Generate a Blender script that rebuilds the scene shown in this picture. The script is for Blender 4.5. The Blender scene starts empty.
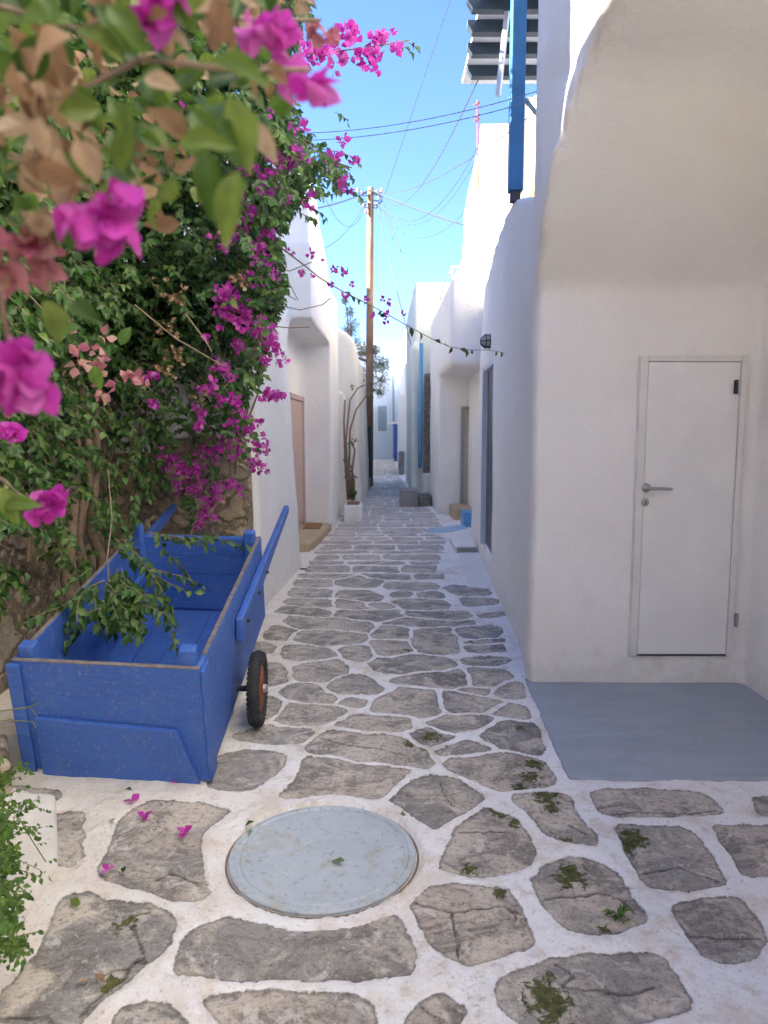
import bpy, bmesh, math, random
import numpy as np
from mathutils import Vector, Matrix, Quaternion
R = math.radians
random.seed(7); rng = np.random.default_rng(11)
scn = bpy.context.scene
COL = scn.collection
# ------------------------------------------------------------------ camera
F = 739.5; PIT = R(6.5); CP, SP = math.cos(PIT), math.sin(PIT); CH = 1.5
def at(px, py, d):                       # world point seen at that pixel, d metres in front
    u = (px-384)/F; v = (512-py)/F
    return Vector((u*d, d*(CP+v*SP), CH+d*(v*CP-SP)))
def gr(px, py, z=0.0):                   # world point on the horizontal plane z
    v = (512-py)/F
    return at(px, py, (CH-z)/(SP-v*CP))
def proj(p):
    d = p[1]*CP-(p[2]-CH)*SP
    return 384+F*p[0]/d, 512-F*(p[1]*SP+(p[2]-CH)*CP)/d
cam = bpy.data.objects.new('camera', bpy.data.cameras.new('camera')); COL.objects.link(cam)
cam.location = (0, 0, CH); cam.rotation_euler = (math.pi/2-PIT, 0, 0)
cd = cam.data; cd.sensor_fit = 'VERTICAL'; cd.sensor_height = 36; cd.lens = 26; cd.clip_end = 500; cd.clip_start = 0.05
cd.dof.use_dof = True; cd.dof.focus_distance = 3.3; cd.dof.aperture_fstop = 4.3
scn.camera = cam
# ------------------------------------------------------------------ materials
def nd(nt, t, **k):
    n = nt.nodes.new(t)
    for a, b in k.items():
        if a in n.inputs.keys() if isinstance(a, str) else False: n.inputs[a].default_value = b
        else: setattr(n, a, b)
    return n
class M:
    def __init__(s, name, rough=.8, spec=.3):
        s.m = bpy.data.materials.new(name); s.m.use_nodes = True; s.nt = s.m.node_tree
        s.b = s.nt.nodes['Principled BSDF']; s.b.inputs['Roughness'].default_value = rough
        s.b.inputs['Specular IOR Level'].default_value = spec
        s.tc = s.nt.nodes.new('ShaderNodeTexCoord')
    def L(s, a, b): s.nt.links.new(a, b)
    def noise(s, scale, detail=4, rough=.55, dist=0, vec=None, stretch=None):
        n = s.nt.nodes.new('ShaderNodeTexNoise'); n.inputs['Scale'].default_value = scale
        n.inputs['Detail'].default_value = detail; n.inputs['Roughness'].default_value = rough
        n.inputs['Distortion'].default_value = dist
        v = vec if vec is not None else s.tc.outputs['Object']
        if stretch:
            mp = s.nt.nodes.new('ShaderNodeMapping'); mp.inputs['Scale'].default_value = stretch
            s.L(v, mp.inputs['Vector']); v = mp.outputs['Vector']
        s.L(v, n.inputs['Vector']); return n.outputs['Fac']
    def ramp(s, fac, *stops):
        n = s.nt.nodes.new('ShaderNodeValToRGB'); e = n.color_ramp.elements
        while len(e) < len(stops): e.new(.5)
        for el, (p, c) in zip(e, stops):
            el.position = p; el.color = (*c, 1) if isinstance(c, tuple) else (c, c, c, 1)
        s.L(fac, n.inputs['Fac']); return n.outputs['Color']
    def mix(s, fac, a, b, mode='MIX'):
        n = s.nt.nodes.new('ShaderNodeMix'); n.data_type = 'RGBA'; n.blend_type = mode
        for i, x in ((0, fac), (6, a), (7, b)):
            if hasattr(x, 'links'): s.L(x, n.inputs[i])
            elif isinstance(x, tuple): n.inputs[i].default_value = (*x, 1)
            else: n.inputs[i].default_value = x
        return n.outputs[2]
    def math(s, op, a, b=0., c=0.):
        n = s.nt.nodes.new('ShaderNodeMath'); n.operation = op
        for i, x in enumerate((a, b, c)):
            if hasattr(x, 'links'): s.L(x, n.inputs[i])
            else: n.inputs[i].default_value = x
        return n.outputs[0]
    def attr(s, name):
        n = s.nt.nodes.new('ShaderNodeAttribute'); n.attribute_name = name; return n
    def bump(s, h, strength=.3, dist=.01, prev=None):
        n = s.nt.nodes.new('ShaderNodeBump'); n.inputs['Strength'].default_value = strength
        n.inputs['Distance'].default_value = dist; s.L(h, n.inputs['Height'])
        if prev is not None: s.L(prev, n.inputs['Normal'])
        s.L(n.outputs[0], s.b.inputs['Normal']); return n.outputs[0]
    def base(s, c):
        if hasattr(c, 'links'): s.L(c, s.b.inputs['Base Color'])
        else: s.b.inputs['Base Color'].default_value = (*c, 1)
        return s
def plaster(name, c=(.87, .86, .835), dirt=.22, tint=(.60, .56, .48)):
    m = M(name, .88, .2)
    n1 = m.noise(1.3, 5, .6); n2 = m.noise(9, 6, .65); n3 = m.noise(60, 3)
    col = m.mix(m.ramp(n1, (.35, 0.), (.75, 1.)), c, tuple(x*.93 for x in c))
    col = m.mix(m.math('MULTIPLY', m.ramp(n2, (.58, 0.), (.80, 1.)), dirt), col, tint)
    st = m.noise(3.0, 6, .7, .3, stretch=(3, 3, .35))
    col = m.mix(m.math('MULTIPLY', m.ramp(st, (.60, 0.), (.78, 1.)), dirt*.7), col, tint)
    col = m.mix(m.ramp(m.noise(.7, 6, .65, .6), (.42, 0.), (.60, .6)), col, tuple(x*y for x, y in zip(c, (.93, .91, .88))))
    sp = m.nt.nodes.new('ShaderNodeSeparateXYZ'); m.L(m.tc.outputs['Object'], sp.inputs[0])
    zz = m.nt.nodes.new('ShaderNodeNewGeometry'); sz_ = m.nt.nodes.new('ShaderNodeSeparateXYZ'); m.L(zz.outputs['Position'], sz_.inputs[0])
    spl = m.ramp(m.math('ADD', m.math('MULTIPLY', sz_.outputs[2], 2.2), m.math('MULTIPLY', m.math('SUBTRACT', n2, .5), -2.2)), (.05, .3), (.40, 0.))   # splash dirt at the foot
    col = m.mix(spl, col, tint)
    chip = m.ramp(m.noise(5.5, 9, .8, .4), (.665, 0.), (.68, .7))
    col = m.mix(chip, col, tuple(x*.75 for x in tint))
    br = m.noise(5, 7, .7, .2, stretch=(1, 1, 5))
    m.base(col)
    b = m.bump(br, .35, .012); b = m.bump(n2, .45, .02, b); b = m.bump(n3, .5, .006, b); m.bump(m.noise(220, 2), .25, .002, b)
    return m.m
def solid(name, c, rough=.6, var=.12, scale=12, bumpd=.002, spec=.4, metal=0.):
    m = M(name, rough, spec); n = m.noise(scale, 5, .6)
    m.base(m.mix(m.ramp(n, (.35, 0.), (.7, 1.)), c, tuple(x*(1-var) for x in c)))
    m.b.inputs['Metallic'].default_value = metal
    if bumpd: m.bump(m.noise(scale*5, 4), .4, bumpd)
    return m.m
def rubble(name, cols, joint, scale=5.5, bd=.03):
    m = M(name, .92, .15)
    mp = m.nt.nodes.new('ShaderNodeMapping'); mp.inputs['Scale'].default_value = (1, 1, 1.7)
    nz = m.nt.nodes.new('ShaderNodeTexNoise'); nz.inputs['Scale'].default_value = 3; m.L(m.tc.outputs['Object'], nz.inputs['Vector'])
    add = m.nt.nodes.new('ShaderNodeMix'); add.data_type = 'RGBA'; add.blend_type = 'ADD'; add.inputs[0].default_value = .2
    m.L(m.tc.outputs['Object'], add.inputs[6]); m.L(nz.outputs['Color'], add.inputs[7]); m.L(add.outputs[2], mp.inputs['Vector'])
    v1 = m.nt.nodes.new('ShaderNodeTexVoronoi'); v1.feature = 'DISTANCE_TO_EDGE'; v1.inputs['Scale'].default_value = scale
    v2 = m.nt.nodes.new('ShaderNodeTexVoronoi'); v2.inputs['Scale'].default_value = scale
    for v in (v1, v2): m.L(mp.outputs[0], v.inputs['Vector'])
    sep = m.nt.nodes.new('ShaderNodeSeparateColor'); m.L(v2.outputs['Color'], sep.inputs[0])
    col = m.ramp(sep.outputs[0], (0., cols[0]), (.5, cols[1]), (1., cols[2]))
    fine = m.noise(22, 7, .65, .5)
    col = m.mix(m.ramp(fine, (.4, 0.), (.65, .7)), col, tuple(x*.5 for x in cols[0]))
    mask = m.ramp(m.math('ADD', v1.outputs['Distance'], m.math('MULTIPLY', m.math('SUBTRACT', fine, .5), .35)), (.0, 0.), (.11, 1.))
    m.base(m.mix(mask, joint, col))
    b = m.bump(mask, .8, bd); m.bump(fine, .8, .015, b)
    return m.m
MT = {}
MT['white'] = plaster('whitewash')
MT['white_warm'] = plaster('old_whitewash', (.78, .75, .69), .45, (.55, .47, .36))
MT['white_rough'] = plaster('stained_whitewash', (.76, .74, .70), .6, (.50, .45, .38))
MT['cream'] = plaster('cream_render', (.46, .425, .35), .35, (.33, .30, .24))
MT['pale_green'] = plaster('pale_green_render', (.70, .76, .72), .2)
MT['paleblue_wall'] = plaster('pale_blue_render', (.68, .74, .80), .3)
MT['beige_step'] = plaster('beige_cement', (.52, .42, .28), .5, (.30, .24, .16))
MT['concrete'] = plaster('grey_cement', (.34, .33, .31), .6, (.18, .17, .15))
MT['rubble'] = rubble('beige_rubble', ((.44, .35, .24), (.52, .42, .30), (.34, .30, .25)), (.54, .44, .32), 2.3)
MT['rubble_grey'] = rubble('grey_rubble', ((.25, .22, .19), (.33, .30, .26), (.20, .19, .18)), (.42, .40, .36), 3.4)
MT['door_white'] = solid('white_door_paint', (.84, .83, .81), .45, .10, 3, .001)
MT['frame_white'] = solid('white_frame_paint', (.78, .76, .71), .5, .10, 8, .001)
MT['steel'] = solid('brushed_steel', (.45, .44, .42), .3, .1, 30, 0, .5, .9)
MT['dark_metal'] = solid('dark_metal', (.05, .05, .055), .5, .2)
MT['lightblue'] = solid('faded_light_blue_paint', (.40, .60, .74), .6, .3, 10)
MT['navy'] = solid('navy_paint', (.012, .022, .055), .35, .3, 6)
MT['skyblue'] = solid('sky_blue_paint', (.14, .40, .66), .5, .2, 10)
MT['blue_post'] = solid('post_blue_paint', (.035, .16, .34), .5, .35, 5, .002)
MT['beam'] = solid('beam_blue_grey', (.045, .07, .095), .6, .35, 7, .002)
MT['board'] = solid('white_board_paint', (.72, .72, .72), .6, .12, 6, .001)
MT['pink_door'] = solid('faded_pink_door_paint', (.56, .40, .34), .6, .15, 6, .002)
MT['beige_door'] = solid('beige_door_paint', (.50, .45, .37), .6, .15, 5, .002)
MT['shutter'] = solid('grey_shutter_paint', (.25, .33, .37), .6, .15, 6, .001)
MT['rubber'] = solid('tyre_rubber', (.035, .035, .034), .75, .3, 20, .002)
MT['rust'] = solid('rusty_rim', (.36, .085, .03), .6, .45, 25, .001)
MT['cable'] = solid('cable_grey', (.03, .035, .045), .6, .1, 3, 0)
MT['cable_pale'] = solid('cable_pale_grey', (.16, .18, .22), .6, .1, 3, 0)
MT['glass'] = solid('lamp_glass', (.42, .44, .42), .15, .05, 3, 0, .6)
MT['cabinet'] = solid('dark_green_grey_paint', (.05, .065, .06), .6, .3, 8)
MT['clay'] = solid('brown_wood', (.30, .15, .07), .7, .3)
def wood_pole():
    m = M('weathered_pole_wood', .85, .2)
    n = m.noise(10, 6, .6, .2, stretch=(1, 1, .08)); n2 = m.noise(1.2, 3)
    c = m.mix(m.ramp(n, (.3, 0.), (.7, 1.)), (.30, .17, .10), (.19, .115, .07))
    m.base(m.mix(m.ramp(n2, (.45, 0.), (.65, .6)), c, (.38, .26, .18))); m.bump(n, .5, .01); return m.m
MT['pole'] = wood_pole()
def cart_paint():
    m = M('worn_blue_paint', .42, .5)
    n1 = m.noise(2.2, 5, .6); n2 = m.noise(28, 6, .7); n3 = m.noise(2.5, 4, .6, 0, stretch=(.6, 14, 14))
    c = m.mix(m.ramp(n1, (.35, 0.), (.7, 1.)), (.042, .13, .45), (.032, .10, .37))
    c = m.mix(m.ramp(n3, (.45, 0.), (.75, .22)), c, (.075, .16, .42))
    c = m.mix(m.math('MULTIPLY', m.ramp(n2, (.58, 0.), (.66, 1.)), .5), c, (.17, .21, .32))
    c = m.mix(m.math('MULTIPLY', m.ramp(m.noise(7, 8, .75, .8), (.56, 0.), (.62, 1.)), .35), c, (.13, .20, .40))
    c = m.mix(m.ramp(m.noise(60, 4, .8), (.60, 0.), (.65, .8)), c, (.27, .26, .26))
    m.base(c); m.L(m.ramp(n2, (.3, .42), (.7, .7)), m.b.inputs['Roughness'])
    b = m.bump(n3, .8, .005); b = m.bump(m.noise(3, 6, .7, 0, stretch=(.5, 30, 30)), .5, .003, b); m.bump(n2, .3, .0015, b); return m.m
MT['cart'] = cart_paint()
MT['worn_edge'] = solid('worn_raw_wood_edge', (.24, .20, .18), .8, .5, 30, .002)
def leafmat(name, c1, c2, c3, rough=.45, trans=.35):
    m = M(name, rough, .4)
    r = m.attr('rnd').outputs['Fac']
    c = m.ramp(r, (0., c1), (.55, c2), (1., c3))
    n = m.noise(90, 3); c = m.mix(m.ramp(n, (.4, 0.), (.7, .35)), c, c1)
    m.base(c)
    t = m.nt.nodes.new('ShaderNodeBsdfTranslucent'); m.L(c, t.inputs['Color'])
    ms = m.nt.nodes.new('ShaderNodeMixShader'); ms.inputs[0].default_value = trans
    out = m.nt.nodes['Material Output']
    m.L(m.b.outputs[0], ms.inputs[1]); m.L(t.outputs[0], ms.inputs[2]); m.L(ms.outputs[0], out.inputs['Surface'])
    return m.m
MT['leaf'] = leafmat('bougainvillea_leaf', (.030, .075, .015), (.065, .155, .03), (.22, .31, .075))
MT['leaf_near'] = leafmat('bright_leaf', (.03, .07, .01), (.10, .19, .025), (.20, .27, .05), .45, .45)
MT['leaf_bush'] = leafmat('herb_leaf', (.055, .13, .018), (.11, .22, .03), (.22, .32, .06), .5, .4)
MT['leaf_tree'] = leafmat('grey_green_leaf', (.15, .19, .09), (.24, .28, .15), (.34, .35, .22), .6, .3)
MT['bract'] = leafmat('magenta_bract', (.50, .028, .36), (.66, .085, .50), (.72, .22, .58), .6, .5)
MT['bract_pink'] = leafmat('faded_pink_bract', (.46, .13, .20), (.52, .24, .25), (.50, .34, .24), .6, .45)
MT['dry'] = leafmat('dry_bract', (.20, .11, .05), (.34, .21, .11), (.52, .40, .26), .7, .35)
MT['stem'] = solid('woody_stem', (.27, .19, .13), .8, .4, 30, .002)
MT['green_stem'] = solid('green_stem', (.16, .17, .05), .7, .3, 20, 0)
MT['moss'] = solid('moss', (.06, .075, .015), .95, .5, 30, .01)
# ------------------------------------------------------------------ object helpers
def link(name, me, mat=None, parent=None, smooth=False):
    me.name = name
    o = bpy.data.objects.new(name, me); COL.objects.link(o)
    if mat is not None: me.materials.append(MT[mat] if isinstance(mat, str) else mat)
    if smooth: me.polygons.foreach_set('use_smooth', [True]*len(me.polygons))
    if parent is not None: o.parent = parent
    return o
def tag(o, label=None, cat=None, group=None, kind=None):
    for k, v in (('label', label), ('category', cat), ('group', group), ('kind', kind)):
        if v: o[k] = v
    return o
def empty(name, loc, label, cat, group=None, rz=0):
    o = bpy.data.objects.new(name, None); COL.objects.link(o); o.location = loc; o.rotation_euler = (0, 0, rz)
    o.empty_display_size = .1
    bpy.context.view_layer.update()
    return tag(o, label, cat, group)
def part(name, me, mat, root, smooth=False):      # mesh given in world space, parented without moving
    o = link(name, me, mat, None, smooth)
    o.parent = root
    w = Matrix.Identity(4)
    r = root
    chain = Matrix.Identity(4)
    while r is not None:
        chain = Matrix.LocRotScale(r.location, r.rotation_euler, r.scale) @ chain; r = r.parent
    me.transform(chain.inverted()); return o
class MB:
    def __init__(s): s.v = []; s.f = []
    def add(s, vs, fs):
        n = len(s.v); s.v += [tuple(v) for v in vs]; s.f += [tuple(i+n for i in f) for f in fs]; return s
    def box(s, a, b, mat=None):
        (x0, y0, z0), (x1, y1, z1) = a, b
        vs = [Vector(p) for p in ((x0,y0,z0),(x1,y0,z0),(x1,y1,z0),(x0,y1,z0),(x0,y0,z1),(x1,y0,z1),(x1,y1,z1),(x0,y1,z1))]
        if mat is not None: vs = [mat @ v for v in vs]
        return s.add(vs, [(3,2,1,0),(4,5,6,7),(0,1,5,4),(1,2,6,5),(2,3,7,6),(3,0,4,7)])
    def prism(s, pts, ext, axis):
        # pts 2D polygon in the plane perpendicular to axis ('x': (y,z), 'y': (x,z), 'z': (x,y)), ext=(a,b)
        def mk(p, e): return {'x': (e, p[0], p[1]), 'y': (p[0], e, p[1]), 'z': (p[0], p[1], e)}[axis]
        n = len(pts); vs = [mk(p, ext[0]) for p in pts]+[mk(p, ext[1]) for p in pts]
        fs = [tuple(range(n))[::-1], tuple(range(n, 2*n))]+[(i, (i+1) % n, n+(i+1) % n, n+i) for i in range(n)]
        return s.add(vs, fs)
    def hexa(s, bot, top): return s.add(list(bot)+list(top), [(3,2,1,0),(4,5,6,7),(0,1,5,4),(1,2,6,5),(2,3,7,6),(3,0,4,7)])
    def tube(s, pts, rad, n=8, cap=True):
        pts = [Vector(p) for p in pts]; rad = rad if hasattr(rad, '__len__') else [rad]*len(pts)
        rings = []; up = Vector((0, 0, 1)); prev = None
        for i, p in enumerate(pts):
            t = (pts[min(i+1, len(pts)-1)]-pts[max(i-1, 0)]).normalized()
            if prev is None:
                a = t.cross(up); a = a if a.length > 1e-3 else t.cross(Vector((1, 0, 0)))
            else: a = prev-t*prev.dot(t)
            a.normalize(); b = t.cross(a); prev = a
            rings.append([p+(a*math.cos(2*math.pi*k/n)+b*math.sin(2*math.pi*k/n))*rad[i] for k in range(n)])
        vs = [v for r in rings for v in r]; fs = []
        for i in range(len(pts)-1):
            for k in range(n): fs.append((i*n+k, i*n+(k+1) % n, (i+1)*n+(k+1) % n, (i+1)*n+k))
        if cap: fs += [tuple(range(n))[::-1], tuple(range((len(pts)-1)*n, len(pts)*n))]
        return s.add(vs, fs)
    def lathe(s, prof, c, axis, n=32, cap=True):           # prof: (r, h) list along axis
        ax = Vector(axis).normalized(); a = ax.orthogonal().normalized(); b = ax.cross(a); c = Vector(c)
        vs = [c+ax*h+(a*math.cos(2*math.pi*k/n)+b*math.sin(2*math.pi*k/n))*r for r, h in prof for k in range(n)]
        fs = [(i*n+k, i*n+(k+1) % n, (i+1)*n+(k+1) % n, (i+1)*n+k) for i in range(len(prof)-1) for k in range(n)]
        if cap: fs += [tuple(range(n))[::-1], tuple(range((len(prof)-1)*n, len(prof)*n))]
        return s.add(vs, fs)
    def mesh(s, bevel=0, seg=2):
        me = bpy.data.meshes.new('m'); me.from_pydata([tuple(v) for v in s.v], [], s.f)
        bm = bmesh.new(); bm.from_mesh(me); bmesh.ops.recalc_face_normals(bm, faces=bm.faces)
        if bevel:
            es = [e for e in bm.edges if len(e.link_faces) == 2 and e.calc_face_angle(0) > .5]
            bmesh.ops.bevel(bm, geom=es, offset=bevel, segments=seg, affect='EDGES', profile=.5, clamp_overlap=True)
        bm.to_mesh(me); bm.free(); return me
# ------------------------------------------------------------------ numpy noise
def _hash(ix, iy, iz, seed):
    h = (ix*374761393+iy*668265263+iz*2147483647+seed*974634777) & 0xFFFFFFFF
    h = ((h ^ (h >> 13))*1274126177) & 0xFFFFFFFF
    return ((h ^ (h >> 16)) & 0xFFFF)/65535.0
def vnoise(p, seed=0):
    i = np.floor(p).astype(np.int64); f = p-i; f = f*f*(3-2*f); r = 0
    for dx in (0, 1):
        for dy in (0, 1):
            for dz in (0, 1):
                w = (f[:, 0] if dx else 1-f[:, 0])*(f[:, 1] if dy else 1-f[:, 1])*(f[:, 2] if dz else 1-f[:, 2])
                r = r+w*_hash(i[:, 0]+dx, i[:, 1]+dy, i[:, 2]+dz, seed)
    return r*2-1
def fbm(p, octs=4, seed=0):
    r = 0; a = 1; t = 0
    for o in range(octs): r = r+a*vnoise(p*(2**o)+17.3*o, seed+o); t += a; a *= .5
    return r/t
def remesh(me, vox=.04, smooth=6, amp=.02, freq=1.2, fine=.004):
    """fuse the overlapping solids of a mesh into one soft-cornered, hand-plastered skin"""
    o = bpy.data.objects.new('tmp', me); COL.objects.link(o)
    m = o.modifiers.new('r', 'REMESH'); m.mode = 'VOXEL'; m.voxel_size = vox; m.use_smooth_shade = True
    if smooth: sm = o.modifiers.new('s', 'SMOOTH'); sm.iterations = smooth; sm.factor = .5
    dg = bpy.context.evaluated_depsgraph_get(); e = o.evaluated_get(dg)
    out = bpy.data.meshes.new_from_object(e, depsgraph=dg); bpy.data.objects.remove(o)
    n = len(out.vertices); co = np.empty(n*3); out.vertices.foreach_get('co', co); co = co.reshape(-1, 3)
    no = np.empty(n*3); out.vertex_normals.foreach_get('vector', no); no = no.reshape(-1, 3)
    d = fbm(co*freq, 3, 3)*amp+fbm(co*freq*6, 3, 9)*fine
    co += no*d[:, None]; out.vertices.foreach_set('co', co.ravel()); out.update()
    out.polygons.foreach_set('use_smooth', [True]*len(out.polygons)); return out
# ------------------------------------------------------------------ ground: flagstones set in whitewashed mortar
ST = """67,901 87,896 127,905 157,909 172,922 167,941 147,964 120,985 95,1005 70,1030 -20,1045 0,1000 15,985 42,955 55,930
133,1007 150,1005 175,1024 180,1040 120,1040 125,1018
133,810 153,801 213,807 226,811 200,833 193,850 200,873 208,890 200,898 167,892 133,883 110,877 102,865 110,847
57,812 80,812 82,825 72,845 77,858 65,866 57,860 56,835
393,917 399,934 411,957 409,971 389,974 333,978 260,978 200,972 183,966 186,948 200,930 225,920 256,924 300,923 350,920
205,1000 250,995 310,995 345,995 365,1005 371,1024 365,1045 240,1045 225,1020
417,903 424,892 461,887 507,890 517,903 529,930 527,942 507,953 462,962 434,943 422,923
443,868 444,862 457,837 477,817 491,807 514,820 527,837 534,852 527,862 507,871 471,873 446,870
537,880 547,867 571,860 597,863 617,877 636,910 639,922 597,928 571,925 557,917 547,900
517,798 549,792 565,795 579,817 592,833 592,843 569,842 552,833 539,818
594,790 645,790 699,794 712,802 724,812 679,815 612,815 599,807
617,827 645,828 679,830 694,838 699,850 722,882 699,887 655,888 645,873 629,850
715,827 745,826 775,827 790,850 785,872 745,873 735,858 724,845
754,796 790,797 790,812 762,812
677,911 699,902 739,901 752,921 764,942 752,954 725,961 705,954 689,939
500,985 512,979 555,962 579,957 625,955 655,959 669,977 684,997 685,1007 645,1016 622,1021 600,1045 545,1045 525,1020 505,1000
412,1011 436,997 456,1014 450,1030 420,1040 410,1025
216,761 237,751 267,752 284,757 280,767 263,780 247,789 220,788 208,784
310,757 333,760 367,763 408,770 397,780 377,796 333,795 286,795 297,780
318,740 337,733 387,737 413,745 430,766 400,763 343,757 312,750
393,800 413,783 433,776 457,780 480,795 467,810 453,817 437,827 415,815
445,762 467,756 510,753 540,760 552,780 523,787 503,789 473,777 453,769
485,735 507,722 530,724 540,752 510,747 490,739
438,749 467,741 490,747 467,751 442,753
416,732 430,729 450,735 437,744 423,743
430,722 447,717 473,718 487,719 470,728 445,729
446,693 463,693 480,698 500,702 484,709 470,712 453,712
495,714 511,705 522,708 527,718 509,716
496,691 509,684 519,684 518,698 505,695
373,706 382,698 405,688 426,690 435,699 435,714 428,716 397,713 375,711
337,725 357,715 380,717 407,718 407,728 397,731 367,730
237,737 260,728 283,727 310,732 300,742 267,742
278,720 288,705 313,705 340,709 332,720 319,724 290,725
280,695 292,686 307,685 323,690 332,698 330,702 309,702 290,698
342,703 352,699 363,701 359,706
330,685 348,675 365,677 379,687 373,692 352,692 334,691
297,668 309,662 334,659 346,667 344,672 323,680 303,682 300,675
262,663 280,665 284,680 275,684 262,684
264,697 275,697 279,710 268,719 262,715
282,650 292,646 323,648 332,653 329,658 307,660 288,658
342,649 357,646 368,648 369,656 363,661 346,657
292,637 300,632 323,630 357,632 366,638 357,643 323,645 300,641
248,646 262,642 272,646 270,652 250,654
267,638 274,625 296,630 285,640
286,621 294,616 344,619 365,621 372,629 365,633 340,629 304,628
277,611 286,607 309,608 328,612 326,617 303,616
284,603 290,599 323,600 332,603 330,607 303,606
292,593 296,588 330,591 329,597 294,597
297,583 302,578 331,580 330,587 299,587
337,604 340,600 359,602 365,609 340,608
335,596 344,591 365,590 382,597 375,602 357,600 340,597
371,605 382,603 394,606 386,609
335,615 340,611 365,612 394,610 404,613 390,621 373,620 348,618
375,630 386,625 405,628 406,637 400,640 377,638
373,641 400,639 404,642 409,651 390,655 380,652
416,629 447,627 452,637 455,652 442,654 422,653 416,643
384,623 392,619 422,619 470,621 471,624 455,626 422,625
401,613 422,610 463,612 468,616 459,619 422,618
393,602 405,599 442,600 448,605 442,610 407,609
394,594 401,591 410,592 407,597 395,597
420,593 432,591 443,595 436,598 422,597
385,585 392,582 432,583 437,586 432,590 392,589
445,588 453,585 484,588 491,594 463,596 449,591
464,598 492,598 495,604 468,606
478,615 503,612 505,615 484,618
455,631 463,627 495,626 499,631 492,637 467,637
467,643 480,640 500,638 501,642 480,644
467,647 480,646 501,646 502,651 470,651
464,659 480,657 503,658 507,660 497,664 467,664
470,670 488,668 505,670 508,676 490,685 478,683
371,664 384,658 401,657 422,656 447,659 455,665 442,670 411,672 380,671
395,680 428,672 453,670 462,672 463,684 451,688 430,687 405,684
461,690 474,688 486,689 482,693
335,583 345,577 365,575 380,580 375,586 350,587
12,787 50,789 55,797 42,803 15,800
345,735 330,731 350,729"""
polys = []
for ln in ST.strip().split('\n')[:-1]:
    pp = [tuple(map(float, q.split(','))) for q in ln.split()]
    polys.append(np.array([gr(x, y).to_2d() for x, y in pp]))
def lerp(x, tab): return float(np.interp(x, [t[0] for t in tab], [t[1] for t in tab]))
XL = [(0, -2.05), (5.6, -1.0), (7.6, -.86), (9, -.82), (12, -.66), (15, -.5), (26, -.42), (36, -.42)]
XR = [(0, 1.0), (6.8, .72), (7.6, .60), (8.5, .74), (10.5, .95), (12.8, .92), (16, .62), (20, .6), (24, .5), (36, .6)]
y = 7.22
while y < 34:
    dep = random.uniform(.26, .46)*(1 if y < 13 else 1.15)
    xl, xr = lerp(y, XL)+.03, lerp(y, XR)-.03
    x = xl-random.uniform(0, .12)
    while x < xr-.1:
        w = random.uniform(.32, .75)
        if xr-(x+w) < .22: w = xr-x
        g = random.uniform(.024, .046); j = lambda: random.uniform(-.045, .045)
        x0, x1, y0, y1 = x+g, x+w-g, y+g, y+dep-g
        mx = (x0+x1)/2
        polys.append(np.array([(x0+j()*.6, y0+j()), (mx+j(), y0+j()*.8), (x1+j()*.6, y0+j()), (x1+abs(j())*.5, (y0+y1)/2), (x1+j()*.6, y1+j()), (mx+j(), y1+j()*.8), (x0+j()*.6, y1+j()), (x0-abs(j())*.5, (y0+y1)/2)]))
        x += w
    y += dep
# a few stones of the forecourt behind and beside the camera
for k in range(70):
    cx, cy = random.uniform(-2.2, 2.2), random.uniform(-3.2, 1.05)
    if any(np.hypot(*(p.mean(0)-(cx, cy))) < .5 for p in polys): continue
    a0 = random.random()*6; polys.append(np.array([(cx+.22*math.cos(a0+t)*random.uniform(.8, 1.2), cy+.15*math.sin(a0+t)*random.uniform(.8, 1.2)) for t in np.arange(0, 6.2, .9)]))
def chaikin(p, it=2):
    for _ in range(it):
        q = np.roll(p, -1, 0); p = np.stack([.89*p+.11*q, .11*p+.89*q], 1).reshape(-1, 2)
    return p
polys = [chaikin(p) for p in polys]
rows = [-3.5]
while rows[-1] < 36: rows.append(rows[-1]+(.06 if rows[-1] < 1.05 else .0085 if rows[-1] < 3.6 else .0085+.0033*(rows[-1]-3.6)))
rows = np.array(rows); NC = 500
U = np.linspace(-1, 1, NC); Wd = np.interp(rows, [0, 5, 8, 36], [2.45, 2.45, 1.6, 1.6])
GX = (U[None, :]*Wd[:, None]).ravel(); GY = np.repeat(rows, NC)
P3 = np.stack([GX, GY, np.zeros_like(GX)], 1)
wx = GX+fbm(P3*9, 4, 21)*.026; wy = GY+fbm(P3*9, 4, 31)*.026
sdf = np.full(len(GX), -1.0); sd2 = np.full(len(GX), -1.0); GROW = .020; sid = np.zeros(len(GX)); 
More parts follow.
